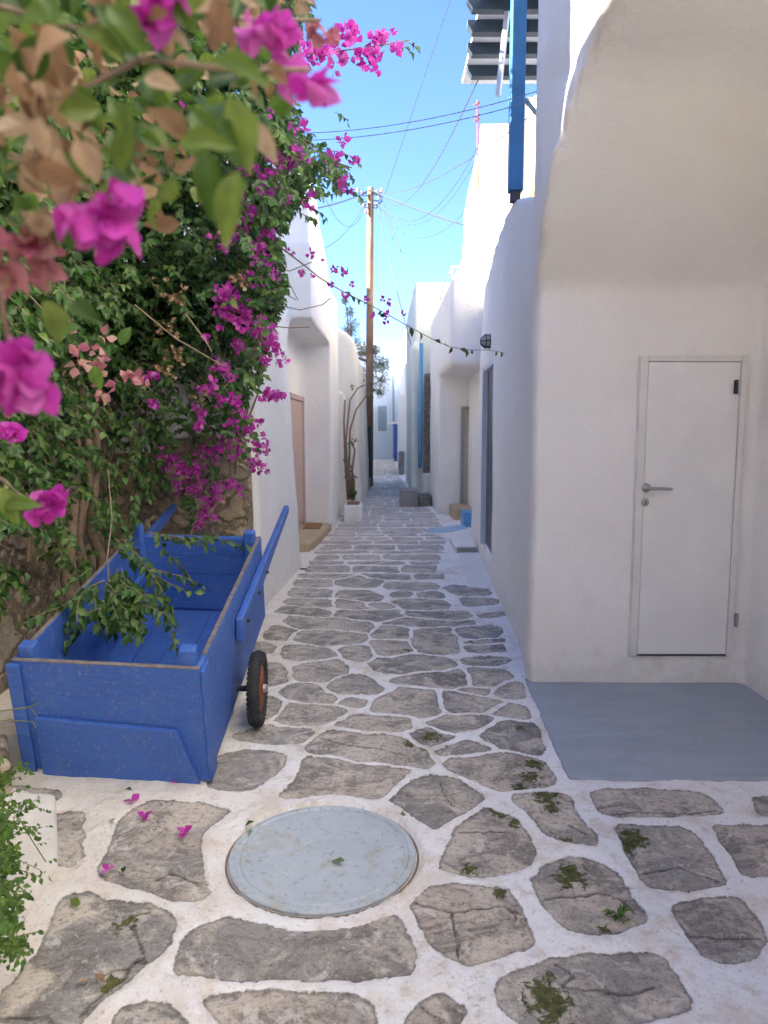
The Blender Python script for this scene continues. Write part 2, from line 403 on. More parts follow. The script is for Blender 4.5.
for k, p in enumerate(polys):
    lo, hi = p.min(0)-.12, p.max(0)+.12
    r0, r1 = np.searchsorted(rows, lo[1]), np.searchsorted(rows, hi[1])
    if r1 <= r0: continue
    sl = np.arange(r0*NC, r1*NC); sl = sl[(GX[sl] > lo[0]) & (GX[sl] < hi[0])]
    if not len(sl): continue
    X, Y = wx[sl], wy[sl]; d2 = np.full(len(sl), 1e9); ins = np.zeros(len(sl), bool)
    q = np.roll(p, -1, 0)
    for (ax, ay), (bx, by) in zip(p, q):
        ex, ey = bx-ax, by-ay; t = np.clip(((X-ax)*ex+(Y-ay)*ey)/(ex*ex+ey*ey+1e-12), 0, 1)
        d2 = np.minimum(d2, (X-ax-t*ex)**2+(Y-ay-t*ey)**2)
        c = (ay > Y) != (by > Y); ins ^= c & (X < ex*(Y-ay)/(ey+1e-12*(ey == 0)+(ey == 0)*1e-9)+ax)
    d = np.sqrt(d2)*np.where(ins, 1, -1)+(GROW if p.mean(0)[1] < 3.3 else .034 if p.mean(0)[1] < 7.2 else .006)
    up = d > sdf[sl]; sd2[sl] = np.where(up, sdf[sl], np.maximum(sd2[sl], d)); s2 = sl[up]; sdf[s2] = d[up]; sid[s2] = _hash(np.array([k]), np.array([3]), np.array([5]), 1)[0]
jw = .0155*(1+.6*fbm(P3*5, 3, 77))
sdf = np.where(sd2 > -.9, np.minimum(sdf, (sdf-sd2)/2-jw), sdf)
# manhole seat
MHC = gr(323, 853); MHR = .338
dm = np.hypot(GX-MHC.x, GY-MHC.y)
sdf = np.where(dm < MHR+.07, np.minimum(sdf, -.03), sdf)
# cracks across the big stones
CR = [[(0,1017),(25,1015),(48,1017),(56,1026)], [(80,1018),(95,1000),(108,990),(122,980),(135,962),(146,962),(137,940),(133,925),(137,915),(150,911)], [(98,978),(112,972),(127,970),(140,961)],
      [(417,903),(440,910),(453,912),(500,906),(530,915)], [(451,913),(456,935),(458,958)], [(508,906),(518,918)], [(459,833),(477,832),(507,830)], [(544,897),(575,897),(600,891),(622,897),(634,912)],
      [(612,814),(640,812),(690,813),(715,810)], [(645,873),(680,868),(700,875),(720,881)], [(555,962),(575,975),(560,985),(590,990),(640,992),(655,985)], [(569,823),(585,833)], [(415,1003),(430,1012),(445,1020)],
      [(688,936),(720,940),(760,940)], [(320,738),(345,745),(380,748),(405,755)], [(517,762),(530,772),(540,783)], [(440,783),(447,800),(455,808)], [(157,879),(170,872),(185,876),(200,884)], [(300,663),(325,668),(343,671)]]
crack = np.full(len(GX), 1.0)
for c in CR:
    w = [gr(*p).to_2d() for p in c]
    for a, b in zip(w[:-1], w[1:]):
        m = (GX > min(a.x, b.x)-.06) & (GX < max(a.x, b.x)+.06) & (GY > min(a.y, b.y)-.06) & (GY < max(a.y, b.y)+.06)
        X = GX[m]+vnoise(P3[m]*40, 5)*.006; Y = GY[m]+vnoise(P3[m]*40, 6)*.006
        ex, ey = b.x-a.x, b.y-a.y; t = np.clip(((X-a.x)*ex+(Y-a.y)*ey)/(ex*ex+ey*ey), 0, 1)
        crack[m] = np.minimum(crack[m], np.hypot(X-a.x-t*ex, Y-a.y-t*ey))
# moss patches
MO = [(545,795,.10),(550,806,.07),(566,839,.04),(500,812,.08),(515,822,.05),(468,869,.05),(572,873,.10),(565,880,.07),(635,838,.10),(630,845,.08),(535,764,.09),(530,776,.09),(550,1003,.12),(545,990,.06),(127,922,.06),(110,986,.05),(500,891,.05),
      (430,735,.09),(408,650,.06),(471,641,.06),(303,565,.10),(302,574,.08),(410,743,.06),(520,787,.06),(424,749,.04),(605,930,.03),(520,728,.05)]
moss = np.zeros(len(GX))
for x, yy, r in MO:
    g = gr(x, yy); m = np.maximum(0, 1-np.hypot(GX-g.x, (GY-g.y)*.8)/r); moss = np.maximum(moss, m)
edge = np.clip(sdf/.02, 0, 1); mort = np.clip(-sdf/.035, 0, 1)
hn = fbm(P3*4, 4, 41)*.010+fbm(P3*26, 3, 51)*.0028
st_h = -.004+fbm(P3*np.array([14, 22, 1]), 4, 61)*.0045+np.clip(sdf/.05, 0, 1)*.003
mo_h = .005*mort+fbm(P3*16, 4, 71)*.006
Z = np.where(sdf > 0, st_h*edge+(1-edge)*(-.004), mo_h)+hn
Z -= np.where((sdf > .005), np.clip(1-crack/.006, 0, 1)*.007, 0)
ck = np.where(sdf > .004, crack, 1.0)
# step down into the manhole seat, flat under the painted floor, gentle rise of mortar towards the left plinth
Z = np.where(dm < MHR+.012, -.012, Z)
Z += np.clip(1-dm/.5, 0, 1)*.0
nr = len(rows); me = bpy.data.meshes.new('alley')
me.vertices.add(nr*NC); me.vertices.foreach_set('co', np.stack([GX, GY, Z], 1).ravel())
ii = (np.arange(nr-1)[:, None]*NC+np.arange(NC-1)[None, :]).ravel()
q = np.stack([ii, ii+1, ii+NC+1, ii+NC], 1).ravel(); nf = len(ii)
me.loops.add(nf*4); me.loops.foreach_set('vertex_index', q)
me.polygons.add(nf); me.polygons.foreach_set('loop_start', np.arange(nf)*4)
me.polygons.foreach_set('use_smooth', np.ones(nf, bool)); me.update(calc_edges=True)
for nm, arr in (('sdf', sdf), ('sid', sid), ('crack', np.minimum(ck, .1)), ('moss', moss)):
    a = me.attributes.new(nm, 'FLOAT', 'POINT'); a.data.foreach_set('value', arr.astype(np.float32))
def ground_mat():
    m = M('flagstones_in_whitewashed_mortar', .9, .2)
    sd = m.attr('sdf').outputs['Fac']; si = m.attr('sid').outputs['Fac']; ckk = m.attr('crack').outputs['Fac']; ms = m.attr('moss').outputs['Fac']
    nf = m.noise(45, 6, .7); nb = m.noise(7, 7, .68, .6); nl = m.noise(1.1, 4, .6)
    d = m.math('ADD', sd, m.math('MULTIPLY', m.math('SUBTRACT', nf, .5), .022))
    mask = m.ramp(m.math('ADD', m.math('MULTIPLY', d, 20), .5), (.45, 0.), (.55, 1.))
    # stone: every slab takes its own piece of the texture
    off = m.nt.nodes.new('ShaderNodeVectorMath'); off.operation = 'ADD'
    cmb = m.nt.nodes.new('ShaderNodeCombineXYZ'); m.L(m.math('MULTIPLY', si, 37.), cmb.inputs[0]); m.L(m.math('MULTIPLY', si, 91.), cmb.inputs[2])
    m.L(m.tc.outputs['Object'], off.inputs[0]); m.L(cmb.outputs[0], off.inputs[1]); OV = off.outputs[0]
    c = m.ramp(si, (0., (.36, .32, .27)), (.25, (.54, .48, .40)), (.5, (.60, .51, .41)), (.75, (.31, .29, .265)), (1., (.48, .43, .37)))
    band = m.noise(3.2, 9, .68, 1.1, vec=OV, stretch=(1, 1.5, 1))
    c = m.mix(m.ramp(band, (.38, .0), (.46, .85), (.52, .2), (.60, 0.)), c, (.17, .15, .13))
    c = m.mix(m.ramp(m.noise(5, 8, .7, .8, vec=OV), (.47, 0.), (.57, .85)), c, (.66, .58, .47))
    c = m.mix(m.ramp(m.noise(2.2, 8, .7, .5, vec=OV), (.51, 0.), (.60, .6)), c, (.31, .295, .27))
    c = m.mix(m.ramp(nf, (.50, 0.), (.62, .55)), c, (.18, .155, .13))
    c = m.mix(m.ramp(m.noise(120, 5, .75), (.55, 0.), (.65, .5)), c, (.60, .56, .50))
    c = m.mix(m.ramp(m.noise(90, 5, .75), (.58, 0.), (.66, .6)), c, (.12, .10, .08))
    c = m.mix(m.ramp(m.noise(9, 8, .75, 1.2, vec=OV), (.57, 0.), (.62, .6)), c, (.72, .69, .64))   # lime smears
    far = m.nt.nodes.new('ShaderNodeSeparateXYZ'); m.L(m.tc.outputs['Object'], far.inputs[0])   # slabs coloured paler with distance, standing in for brighter light down the lane
    far_lift = m.math('MULTIPLY', m.ramp(m.math('MULTIPLY', far.outputs[1], .05), (.30, 0.), (.60, .55)), m.ramp(m.noise(6, 6, .7), (.35, .3), (.6, 1.)))
    c = m.mix(far_lift, c, (.80, .78, .74))
    rim = m.ramp(m.math('ADD', d, 0.), (.0, 1.), (.010, 0.))
    c = m.mix(m.math('MULTIPLY', rim, .55), c, (.10, .085, .07))
    crk = m.ramp(m.math('ADD', ckk, m.math('MULTIPLY', m.math('SUBTRACT', nf, .5), .006)), (.0026, 1.), (.0056, 0.))
    c = m.mix(m.math('MULTIPLY', crk, .95), c, (.035, .03, .02))
    # mortar
    w = m.mix(m.ramp(nl, (.40, 0.), (.62, 1.)), (.90, .89, .87), (.88, .85, .80))
    geo = m.nt.nodes.new('ShaderNodeSeparateXYZ'); m.L(m.tc.outputs['Object'], geo.inputs[0])
    left = m.ramp(m.math('ADD', m.math('MULTIPLY', geo.outputs[0], -.55), m.math('MULTIPLY', m.math('SUBTRACT', nb, .5), 1.1)), (.0, 0.), (.75, 1.))
    w = m.mix(m.math('MULTIPLY', left, .8), w, (.74, .655, .53))            # warm bounce light and beige patches coloured in on the cart side
    w = m.mix(m.ramp(m.noise(3.5, 7, .72, .4), (.49, 0.), (.64, .7)), w, (.70, .59, .46))
    w = m.mix(m.ramp(m.noise(14, 6, .7), (.54, 0.), (.64, .55)), w, (.62, .52, .41))
    w = m.mix(m.ramp(m.noise(70, 4, .7), (.58, 0.), (.66, .5)), w, (.36, .30, .23))
    mm = m.math('MULTIPLY', ms, 1.0)
    mossm = m.ramp(m.math('ADD', mm, m.math('MULTIPLY', m.math('SUBTRACT', m.noise(28, 6, .75, .5), .5), 3.0)), (.52, 0.), (.62, .95))
    c = m.mix(mossm, c, m.mix(m.ramp(nf, (.4, 0.), (.6, 1.)), (.045, .05, .012), (.13, .14, .035)))
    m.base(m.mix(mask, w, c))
    b = m.bump(nf, .9, .010); b = m.bump(m.noise(160, 4), .6, .003, b); b = m.bump(m.noise(18, 5, .6), .6, .015, b)
    b = m.bump(m.math('MULTIPLY', band, mask), .55, .012, b)
    m.bump(mossm, .6, .01, b)
    return m.m
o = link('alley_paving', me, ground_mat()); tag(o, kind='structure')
gm = MB(); gm.add([(-120,-120,-.06),(120,-120,-.06),(120,260,-.06),(-120,260,-.06)], [(0,1,2,3)])
tag(link('ground', gm.mesh(), 'white_rough'), kind='structure')
# painted floor in front of the white door
fp = [gr(524, 680), gr(700, 680), gr(768, 680), Vector((2.3, 3.2, 0)), gr(768, 782), gr(660, 783), gr(568, 781), gr(545, 730)]
fm = MB().prism([(p.x, p.y) for p in fp], (-.03, .016), 'z')
def floor_mat():
    m = M('worn_blue_grey_floor_paint', .6, .35)
    n = m.noise(2.5, 7, .65, .8, stretch=(1, 2.5, 1)); n2 = m.noise(25, 6, .7)
    c = m.mix(m.ramp(n, (.3, 0.), (.7, 1.)), (.38, .425, .46), (.29, .325, .355))
    c = m.mix(m.ramp(m.noise(5, 7, .7, 1.), (.60, 0.), (.70, .6)), c, (.42, .45, .47))
    c = m.mix(m.ramp(n2, (.66, 0.), (.74, .6)), c, (.18, .17, .15)); m.base(c)
    b = m.bump(n, .4, .012); m.bump(n2, .3, .002, b); return m.m
tag(link('painted_floor', remesh(fm.mesh(), .014, 2, .003, 3, .001), floor_mat()), kind='structure')
# ------------------------------------------------------------------ buildings
def house(name, loc, label, cat='house', group=None): return empty(name, loc, label, cat, group)
def body(root, mb, mat='white', vox=.045, sm=6, amp=.018, name='wall', **k):
    return part(name, remesh(mb.mesh(), vox, sm, amp, **k), mat, root)
def bits(root, name, mb, mat, bevel=.004, smooth=False): return part(name, mb.mesh(bevel), mat, root, smooth)
# --- near right: vaulted recess with the white door
h1 = house('vaulted_house', (2.2, 4.2, 0), 'whitewashed house front on the right with deep vaulted recess and white plank-less door')
h1['label'] = 'whitewashed house at right with a deep arched recess over blue grey floor'
b = MB()
b.box((.845, 4.2, -.1), (3.2, 4.36, 6.6))
vp = [(4.25,2.20,.845),(4.19,2.28,.84),(4.08,2.38,.835),(3.9,2.55,.80),(3.65,2.84,.765),(3.5,3.02,.85),(3.38,3.10,.88),(3.1,3.18,.88),(2.5,3.28,.88),(1.5,3.36,.88),(-2.6,3.4,.88),(-2.6,6.6,.88),(4.3,6.6,.88),(4.3,3.3,.86),(4.3,2.7,.845)]
n_ = len(vp)
b.add([(x_, y_, z_) for y_, z_, x_ in vp]+[(3.2, y_, z_) for y_, z_, x_ in vp], [tuple(range(n_))[::-1], tuple(range(n_, 2*n_))]+[(k, (k+1) % n_, n_+(k+1) % n_, n_+k) for k in range(n_)])
b.box((.9, -7.1, -.1), (3.2, .5, 6.6))  # unseen solid block added to keep court light out of the recess
b.box((2.10, -3.6, -.1), (3.2, 4.3, 6.6))
body(h1, b, 'white', .03, 5, .014)
def door_quad(dx0, dx1, z0, z1, Y): return dx0, dx1, z0, z1, Y
D = 4.185
def onwall(px, py, Y):          # point of the plane y = Y
    v = (512-py)/F; d = Y/(CP+v*SP); return at(px, py, d)
a = onwall(629, 653, D); c = onwall(741, 356, D)
x0, x1, z0, z1 = a.x-.005, onwall(738, 500, D).x, a.z, c.z
dr = part('door', MB().box((x0+.045, D-.022, z0), (x1-.035, D+.03, z1-.035)).mesh(.003), 'door_white', h1)
fr = MB().box((x0, D-.03, z0-.01), (x0+.042, D+.04, z1)).box((x1-.032, D-.03, z0-.01), (x1, D+.04, z1)).box((x0+.0425, D-.0295, z1-.032), (x1-.0325, D+.04, z1))
part('door_frame', fr.mesh(.004), 'frame_white', h1)
part('threshold_shadow_gap', MB().box((x0+.01, D-.012, z0-.014), (x1-.005, D+.02, z0-.001)).mesh(), 'dark_metal', h1).name = 'shadow_gap'  # dark strip standing in for the shadow line under the door
hp = onwall(646, 488, D-.03)
part('door_handle', MB().lathe([(.025, 0), (.026, .006), (.022, .010), (.008, .011), (.008, .05)], hp, (0, -1, 0), 24)
     .tube([hp+Vector((0, -.05, 0)), hp+Vector((.012, -.056, 0)), hp+Vector((.06, -.058, .001)), hp+Vector((.115, -.056, -.002)), hp+Vector((.128, -.045, -.003))], [.009, .0095, .0095, .009, .008], 12).mesh(), 'steel', dr, True)
kp = onwall(645, 502, D-.03)
part('keyhole_plate', MB().lathe([(.022, 0), (.022, .005), (.018, .008)], kp, (0, -1, 0), 24).mesh(), 'steel', dr, True)
part('keyhole', MB().box((kp.x-.003, kp.y-.010, kp.z-.008), (kp.x+.003, kp.y-.0075, kp.z+.008)).mesh(), 'dark_metal', dr)
for py in (387, 620):
    q_ = onwall(738, py, D-.03)
    part('hinge', MB().tube([q_+Vector((-.010, -.006, -.04)), q_+Vector((-.010, -.006, .04))], .008, 10).box((q_.x-.022, q_.y-.002, q_.z-.038), (q_.x+.002, q_.y+.003, q_.z+.038)).mesh(), 'steel' if py > 500 else 'dark_metal', h1)
# --- second house on the right, terrace on top, navy door
h2 = house('terrace_house', (1.4, 7.5, 0), 'low whitewashed house at right with narrow navy door and flat terrace roof')
b = MB()
def strip(b, Xb, Xt, z1, z0=-.1, depth=1.6):   # Xb/Xt: lists (Y, X) of the foot and the head of an alley-side wall
    for (ya, xa), (yb, xb), (_, ta), (_, tb) in zip(Xb[:-1], Xb[1:], Xt[:-1], Xt[1:]):
        s = 1 if depth > 0 else -1
        b.hexa([(xa, ya-.02, z0), (xa+depth, ya-.02, z0), (xb+depth, yb+.02, z0), (xb, yb+.02, z0)],
               [(ta, ya-.02, z1), (ta+depth, ya-.02, z1), (tb+depth, yb+.02, z1), (tb, yb+.02, z1)])
WB = [(4.36, .86), (5.0, .93), (5.6, .98), (6.9, 1.03)]; WT = [(4.36, .88), (5.0, .92), (5.6, .93), (6.9, 1.01)]
for (ya, xa, ta, za), (yb, xb, tb, zb) in (((4.34, .86, .88, 2.80), (5.0, .93, .92, 2.98)), ((4.98, .93, .92, 2.98), (5.62, .98, .93, 3.15)), ((5.6, .98, .93, 3.15), (6.92, 1.03, 1.01, 3.15))):
    b.hexa([(xa, ya, -.1), (xa+1.6, ya, -.1), (xb+1.6, yb, -.1), (xb, yb, -.1)], [(ta, ya, za), (ta+1.6, ya, za), (tb+1.6, yb, zb), (tb, yb, zb)])
strip(b, [(6.9, 1.03), (7.05, 1.035)], [(6.9, 1.01), (7.05, 1.02)], 3.15)
# door opening: wall behind set back
b.hexa([(1.10, 7.0, -.1), (2.6, 7.0, -.1), (2.6, 8.2, -.1), (1.16, 8.2, -.1)], [(1.10, 7.0, 3.15), (2.6, 7.0, 3.15), (2.6, 8.2, 3.15), (1.18, 8.2, 3.15)])
b.hexa([(1.035, 7.0, -.1), (1.2, 7.0, -.1), (1.2, 8.2, -.1), (1.10, 8.2, -.1)], [(1.035, 7.0, .22), (1.2, 7.0, .22), (1.2, 8.2, .22), (1.10, 8.2, .22)])
b.hexa([(1.03, 7.0, 2.12), (1.3, 7.0, 2.12), (1.3, 8.2, 2.12), (1.10, 8.2, 2.12)], [(1.02, 7.0, 3.15), (1.3, 7.0, 3.15), (1.3, 8.2, 3.15), (1.12, 8.2, 3.15)])
strip(b, [(8.15, 1.10), (9.2, 1.16), (10.4, 1.23)], [(8.15, 1.13), (9.2, 1.22), (10.4, 1.37)], 3.2)
b.box((1.45, 10.3, -.1), (2.8, 12.9, 3.2))
body(h2, b, 'white', .03, 3, .014)
# near plinth bulge
bits(h2, 'door', MB().hexa([(1.062, 7.04, .24), (1.12, 7.04, .24), (1.17, 8.12, .24), (1.122, 8.12, .24)], [(1.062, 7.04, 2.10), (1.12, 7.04, 2.10), (1.17, 8.12, 2.10), (1.122, 8.12, 2.10)]), 'navy')
bits(h2, 'door_frame', MB().hexa([(1.06, 8.07, .22), (1.13, 8.07, .22), (1.13, 8.16, .22), (1.08, 8.16, .22)], [(1.06, 8.07, 2.14), (1.13, 8.07, 2.14), (1.13, 8.16, 2.14), (1.08, 8.16, 2.14)])
     .hexa([(1.025, 7.0, 2.10), (1.10, 7.0, 2.10), (1.14, 8.1, 2.10), (1.075, 8.1, 2.10)], [(1.025, 7.0, 2.15), (1.10, 7.0, 2.15), (1.14, 8.1, 2.15), (1.075, 8.1, 2.15)]), 'paleblue_wall')
# wall lamp
lp = Vector((1.085, 7.55, 2.36))
lamp = empty('wall_lamp', lp, 'round bulkhead wall lamp with dark metal cage above navy door', 'lamp')
lx = Vector((-1, 0, 0))
part('backplate', MB().lathe([(.075, -.05), (.078, .02), (.06, .03)], lp, lx, 20).mesh(), 'dark_metal', lamp, True)
part('glass', MB().lathe([(.058, .03), (.058, .06), (.045, .09), (.02, .105)], lp, lx, 20).mesh(), 'glass', lamp, True)
cg = MB()
for k in range(3):
    aa = k*math.pi/3; u_ = Vector((0, math.cos(aa), math.sin(aa)))
    cg.tube([lp+lx*.02+u_*.07, lp+lx*.08+u_*.066, lp+lx*.115+u_*.03, lp+lx*.118, lp+lx*.115-u_*.03, lp+lx*.08-u_*.066, lp+lx*.02-u_*.07], .006, 6)
cg.tube([lp+lx*.07+Vector((0, math.cos(t)*.068, math.sin(t)*.068)) for t in np.linspace(0, 2*math.pi, 17)], .006, 6)
part('cage', cg.mesh(), 'dark_metal', lamp)
# whitewashed doorstep area and slab
tag(link('whitewashed_pavement', remesh(MB().prism([(gr(x, y_).x, gr(x, y_).y) for x, y_ in ((424, 532), (462, 526), (474, 531), (500, 588), (482, 589), (466, 587), (460, 560), (452, 545), (440, 536))], (-.03, .014), 'z').mesh(), .03, 3, .006), 'white'), kind='structure')
s_ = gr(455, 553); e_ = gr(476, 553)
st = empty('door_step', (.78, s_.y+.2, 0), 'low white step with bare grey stone riser on right side of alley', 'step')
part('tread', remesh(MB().box((s_.x, s_.y, .02), (1.12, s_.y+.75, .085)).mesh(), .02, 2, .005), 'white', st)
part('riser', MB().box((s_.x+.02, s_.y-.035, -.01), (e_.x, s_.y-.004, .07)).mesh(.006), 'concrete', st)
tag(link('painted_blue_strip', MB().prism([(gr(x, y_).x, gr(x, y_).y) for x, y_ in ((424, 532), (440, 529), (462, 526), (467, 529), (450, 533), (436, 534))], (.0, .024), 'z').mesh(), 'lightblue'), kind='structure')
# blue post, braces, slatted canopy
can = empty('roof_canopy', (.93, 5.5, 3.15), 'white boarded canopy with dark blue beams on square blue post above terrace', 'canopy')
part('post', MB().box((.885, 5.45, 3.17), (.985, 5.55, 4.62)).mesh(.008), 'blue_post', can)
part('post_base', MB().box((.90, 5.465, 3.10), (.97, 5.535, 3.172)).mesh(.004), 'dark_metal', can)
gz = lambda x, y_, z: gr(x, y_, z)
fe = gz(462, 84, 4.70); be = 4.9
part('roof_boards', MB().box((fe.x, be, 4.70), (1.8, fe.y, 4.74)).mesh(.004), 'board', can)
for yy in (74, 52, 30, 7, -17):
    q_ = gz(467, yy, 4.64); Yb = q_.y
    part('beam', MB().prism([(q_.x, 4.698), (q_.x, 4.665), (q_.x+.04, 4.605), (1.78, 4.605), (1.78, 4.698)], (Yb-.04, Yb+.04), 'y').mesh(.003), 'beam', can)
part('brace', MB().tube([gz(510, 12, 4.60)+Vector((-.02, 0, 0)), at(498, 96, 5.6)], .024, 4).mesh(), 'board', can)
part('brace', MB().tube([(.99, 5.5, 3.80), (1.30, 5.62, 3.52)], .02, 4).mesh(), 'shutter', can)
# --- cantilevered box house beyond
h3 = house('balcony_house', (1.4, 12.8, 0), 'whitewashed house with enclosed box balcony hanging over beige door')
b = MB(); b.box((.93, 12.8, -.1), (2.6, 15.0, 3.5)).box((.915, 10.5, 2.36), (2.6, 15.0, 3.55))
body(h3, b, 'white', .05, 3, .012)
bits(h3, 'door', MB().box((onwall(464, 450, 12.77).x, 12.76, .22), (onwall(475, 450, 12.77).x+.2, 12.83, 1.80)), 'beige_door')
bits(h3, 'door_frame', MB().box((onwall(463, 450, 12.77).x-.04, 12.745, .20), (onwall(464, 450, 12.77).x-.002, 12.83, 1.86)).box((onwall(464, 450, 12.77).x, 12.745, 1.802), (1.75, 12.83, 1.86)), 'concrete')
part('step', remesh(MB().box((1.13, 12.0, -.02), (1.9, 12.79, .19)).mesh(), .03, 2, .005), 'beige_step', h3)
rl = MB()
pts = [at(450, 278, 10.7), at(462, 275, 10.6), at(474, 272, 10.6), at(488, 270, 10.6)]
rl.tube([(p.x, 10.7, 3.74+i*.02) for i, p in enumerate(pts)], .013, 6)
for p in pts[::1]: rl.tube([(p.x, 10.7, 3.5), (p.x, 10.7, 3.76)], .012, 6)
rl.tube([(pts[0].x, 10.7, 3.74), (pts[0].x-.05, 11.6, 3.62), (pts[0].x-.02, 12.6, 3.6)], .013, 6)
part('handrail', rl.mesh(), 'frame_white', h3)
sb = empty('blue_step', (1.17, 11.2, 0), 'small bright blue painted block at foot of right wall', 'step')
part('block', MB().box((1.20, 11.1, -.01), (1.36, 11.5, .23)).mesh(.02), 'skyblue', sb)
# --- sunlit upper house
h4 = house('upper_house', (1.9, 13.5, 3.4), 'tall sunlit cream house rising above balcony house, stepped top')
UX = 1.9
def onx(px, py, X=UX):
    d = X*F/(px-384); return at(px, py, d)
o2 = [(8.6, 2.9)]
for x, y_ in ((547, 84), (530, 98), (512, 112), (507, 124), (486, 124), (483, 128), (477, 150), (470, 180), (464, 212), (463, 235), (462, 258), (457, 268), (451, 281), (446, 290)):
    p = onx(x, y_); o2.append((p.y, p.z))
o2.append((o2[-1][0], 2.9))
b = MB(); b.prism(o2, (UX, 5.5), 'x')
b.box((2.2, 8.7, -.1), (6, 22, 3.5))
p = onx(500, 190); b.prism([(onx(507, 124).y, onx(507, 124).z), (p.y, p.z), (p.y, 2.9), (onx(486, 124).y, 2.9), (onx(486, 124).y, onx(486, 124).z)], (UX-.12, UX+.2), 'x')
body(h4, b, 'cream', .06, 2, .02)
part('drainpipe', MB().tube([onx(474, 275, UX-.05), onx(478.5, 165, UX-.05)], .03, 8).mesh(), 'frame_white', h4, True)
A = onx(540, 200); B = onx(528, 176)
part('window', MB().box((UX-.02, A.y, A.z), (UX+.1, B.y, A.z+.75)).mesh(.004), 'clay', h4)
part('moulding', MB().box((UX-.06, onx(526, 150).y, 3.0), (UX+.1, onx(521, 150).y, onx(524, 104).z)).mesh(.01), 'cream', h4)
an = empty('antenna_mast', (onwall(478, 190, 14.6).x, 14.6, 6.0), 'thin reddish antenna mast standing against sky on cream house', 'antenna')
am = MB().tube([onwall(478, 195, 14.6), onwall(477.5, 100, 14.6)], .018, 6)
for yy in (104, 116, 120): am.tube([onwall(474, yy+1, 14.6), onwall(480, yy-1, 14.6)], .016, 5)
part('mast', am.mesh(), 'rust', an)
# --- far right houses
h5 = house('pipe_house', (.9, 15.5, 0), 'pale green white house with bare rubble strip and sky blue pipe')
b = MB().box((.62, 15.5, .0), (1.6, 21, 4.45)).box((.56, 15.42, -.1), (.72, 15.7, 3.2))
body(h5, b, 'pale_green', .05, 2, .02)
A = onwall(423.5, 480, 15.3); B = onwall(434, 373, 15.3)
body(h5, MB().box((A.x, 15.28, .55), (B.x+.02, 15.6, B.z)), 'rubble_grey', .03, 1, .02, name='rubble_panel')
body(h5, MB().box((B.x+.02, 15.22, .0), (1.2, 15.6, 2.9)), 'white_warm', .04, 3, .03, name='buttress')
body(h5, MB().box((A.x-.02, 15.1, .0), (B.x+.04, 15.5, .57)), 'white_warm', .04, 2, .03, name='plinth')
part('pipe', MB().tube([onwall(420, 468, 15.1), onwall(420.5, 400, 15.1), onwall(421.5, 343, 15.1)], .042, 8).mesh(), 'skyblue', h5, True)
sb = empty('stone_block', (.5, 14.3, 0), 'rough grey stone mounting block on the ground below blue pipe', 'stone block')
part('block', remesh(MB().box((.31, 14.0, -.05), (.66, 14.5, .33)).mesh(), .025, 2, .03), 'concrete', sb)
part('rubble', remesh(MB().box((.665, 14.1, -.05), (.92, 14.6, .22)).mesh(), .025, 2, .04), 'rubble_grey', sb)
h6 = house('stair_parapet', (.65, 25, 0), 'small white stepped parapet wall far down right side of alley', 'wall')
body(h6, MB().box((.48, 24, -.1), (1.4, 26, 2.6)).box((.44, 24, -.1), (.6, 24.6, 1.9)), 'white', .06, 2, .03)
body(h6, MB().box((.46, 23.6, -.1), (.66, 23.98, .75)), 'rubble_grey', .04, 1, .03, name='stone_footing')
h7 = house('end_house', (0, 36, 0), 'pale blue white house closing the far end of alley, small grey shutter')
body(h7, MB().box((-3, 35, -.1), (.95, 40, 5.4)).box((.95, 33.5, -.1), (4, 40, 5.0)).box((.40, 35, 4.9), (.95, 36, 5.2)), 'paleblue_wall', .09, 2, .02)
A = onwall(378, 431, 34.9); B = onwall(387, 406, 34.9)
wn = bits(h7, 'window', MB().box((A.x, 34.88, A.z), (B.x, 35.05, B.z)), 'shutter')
bits(h7, 'window_frame', MB().box((A.x-.06, 34.92, A.z-.06), (A.x-.003, 35.05, B.z+.06)).box((B.x+.003, 34.92, A.z-.06), (B.x+.06, 35.05, B.z+.06)).box((A.x, 34.93, A.z-.08), (B.x, 35.05, A.z-.004)), 'white')
part('drainpipe', MB().tube([onwall(394, 458, 34.7), onwall(393, 350, 34.7)], .05, 8).mesh(), 'shutter', h7)
gd = empty('blue_gate_post', (.5, 30, 0), 'narrow deep blue door at far end of alley', 'door')
gd.name = 'blue_door'
A = onwall(394, 460, 33.4); B = onwall(399, 424, 33.4)
part('panel', MB().box((A.x, 33.38, 0), (B.x, 33.46, B.z)).mesh(.004), 'cart', gd)
part('lintel', MB().box((A.x-.3, 33.35, B.z+.01), (B.x+.1, 33.5, B.z+.1)).mesh(.004), 'white', gd)
hm = house('side_house', (1.5, 28, 0), 'white house half hidden past the pipe house on far right')
body(hm, MB().box((.72, 26.2, -.1), (4, 33, 4.9)), 'white', .08, 2, .02)
# --- left side: rubble wall behind the cart, stone pier
w1 = house('garden_wall', (-2.4, 2.5, 0), 'rough beige stone garden wall behind blue cart', 'wall')
body(w1, MB().box((-2.75, -.5, -.1), (-2.14, 6.2, 3.4)), 'rubble', .045, 3, .06)
w2 = house('stone_pier', (-1.6, 5.9, 0), 'low weathered rubble stone wall end below magenta blossoms', 'wall')
body(w2, MB().box((-2.16, 5.80, -.1), (-1.06, 6.2, 1.30)).box((-1.75, 5.78, 1.1), (-1.1, 6.1, 1.42)), 'rubble', .03, 2, .05, name='masonry')
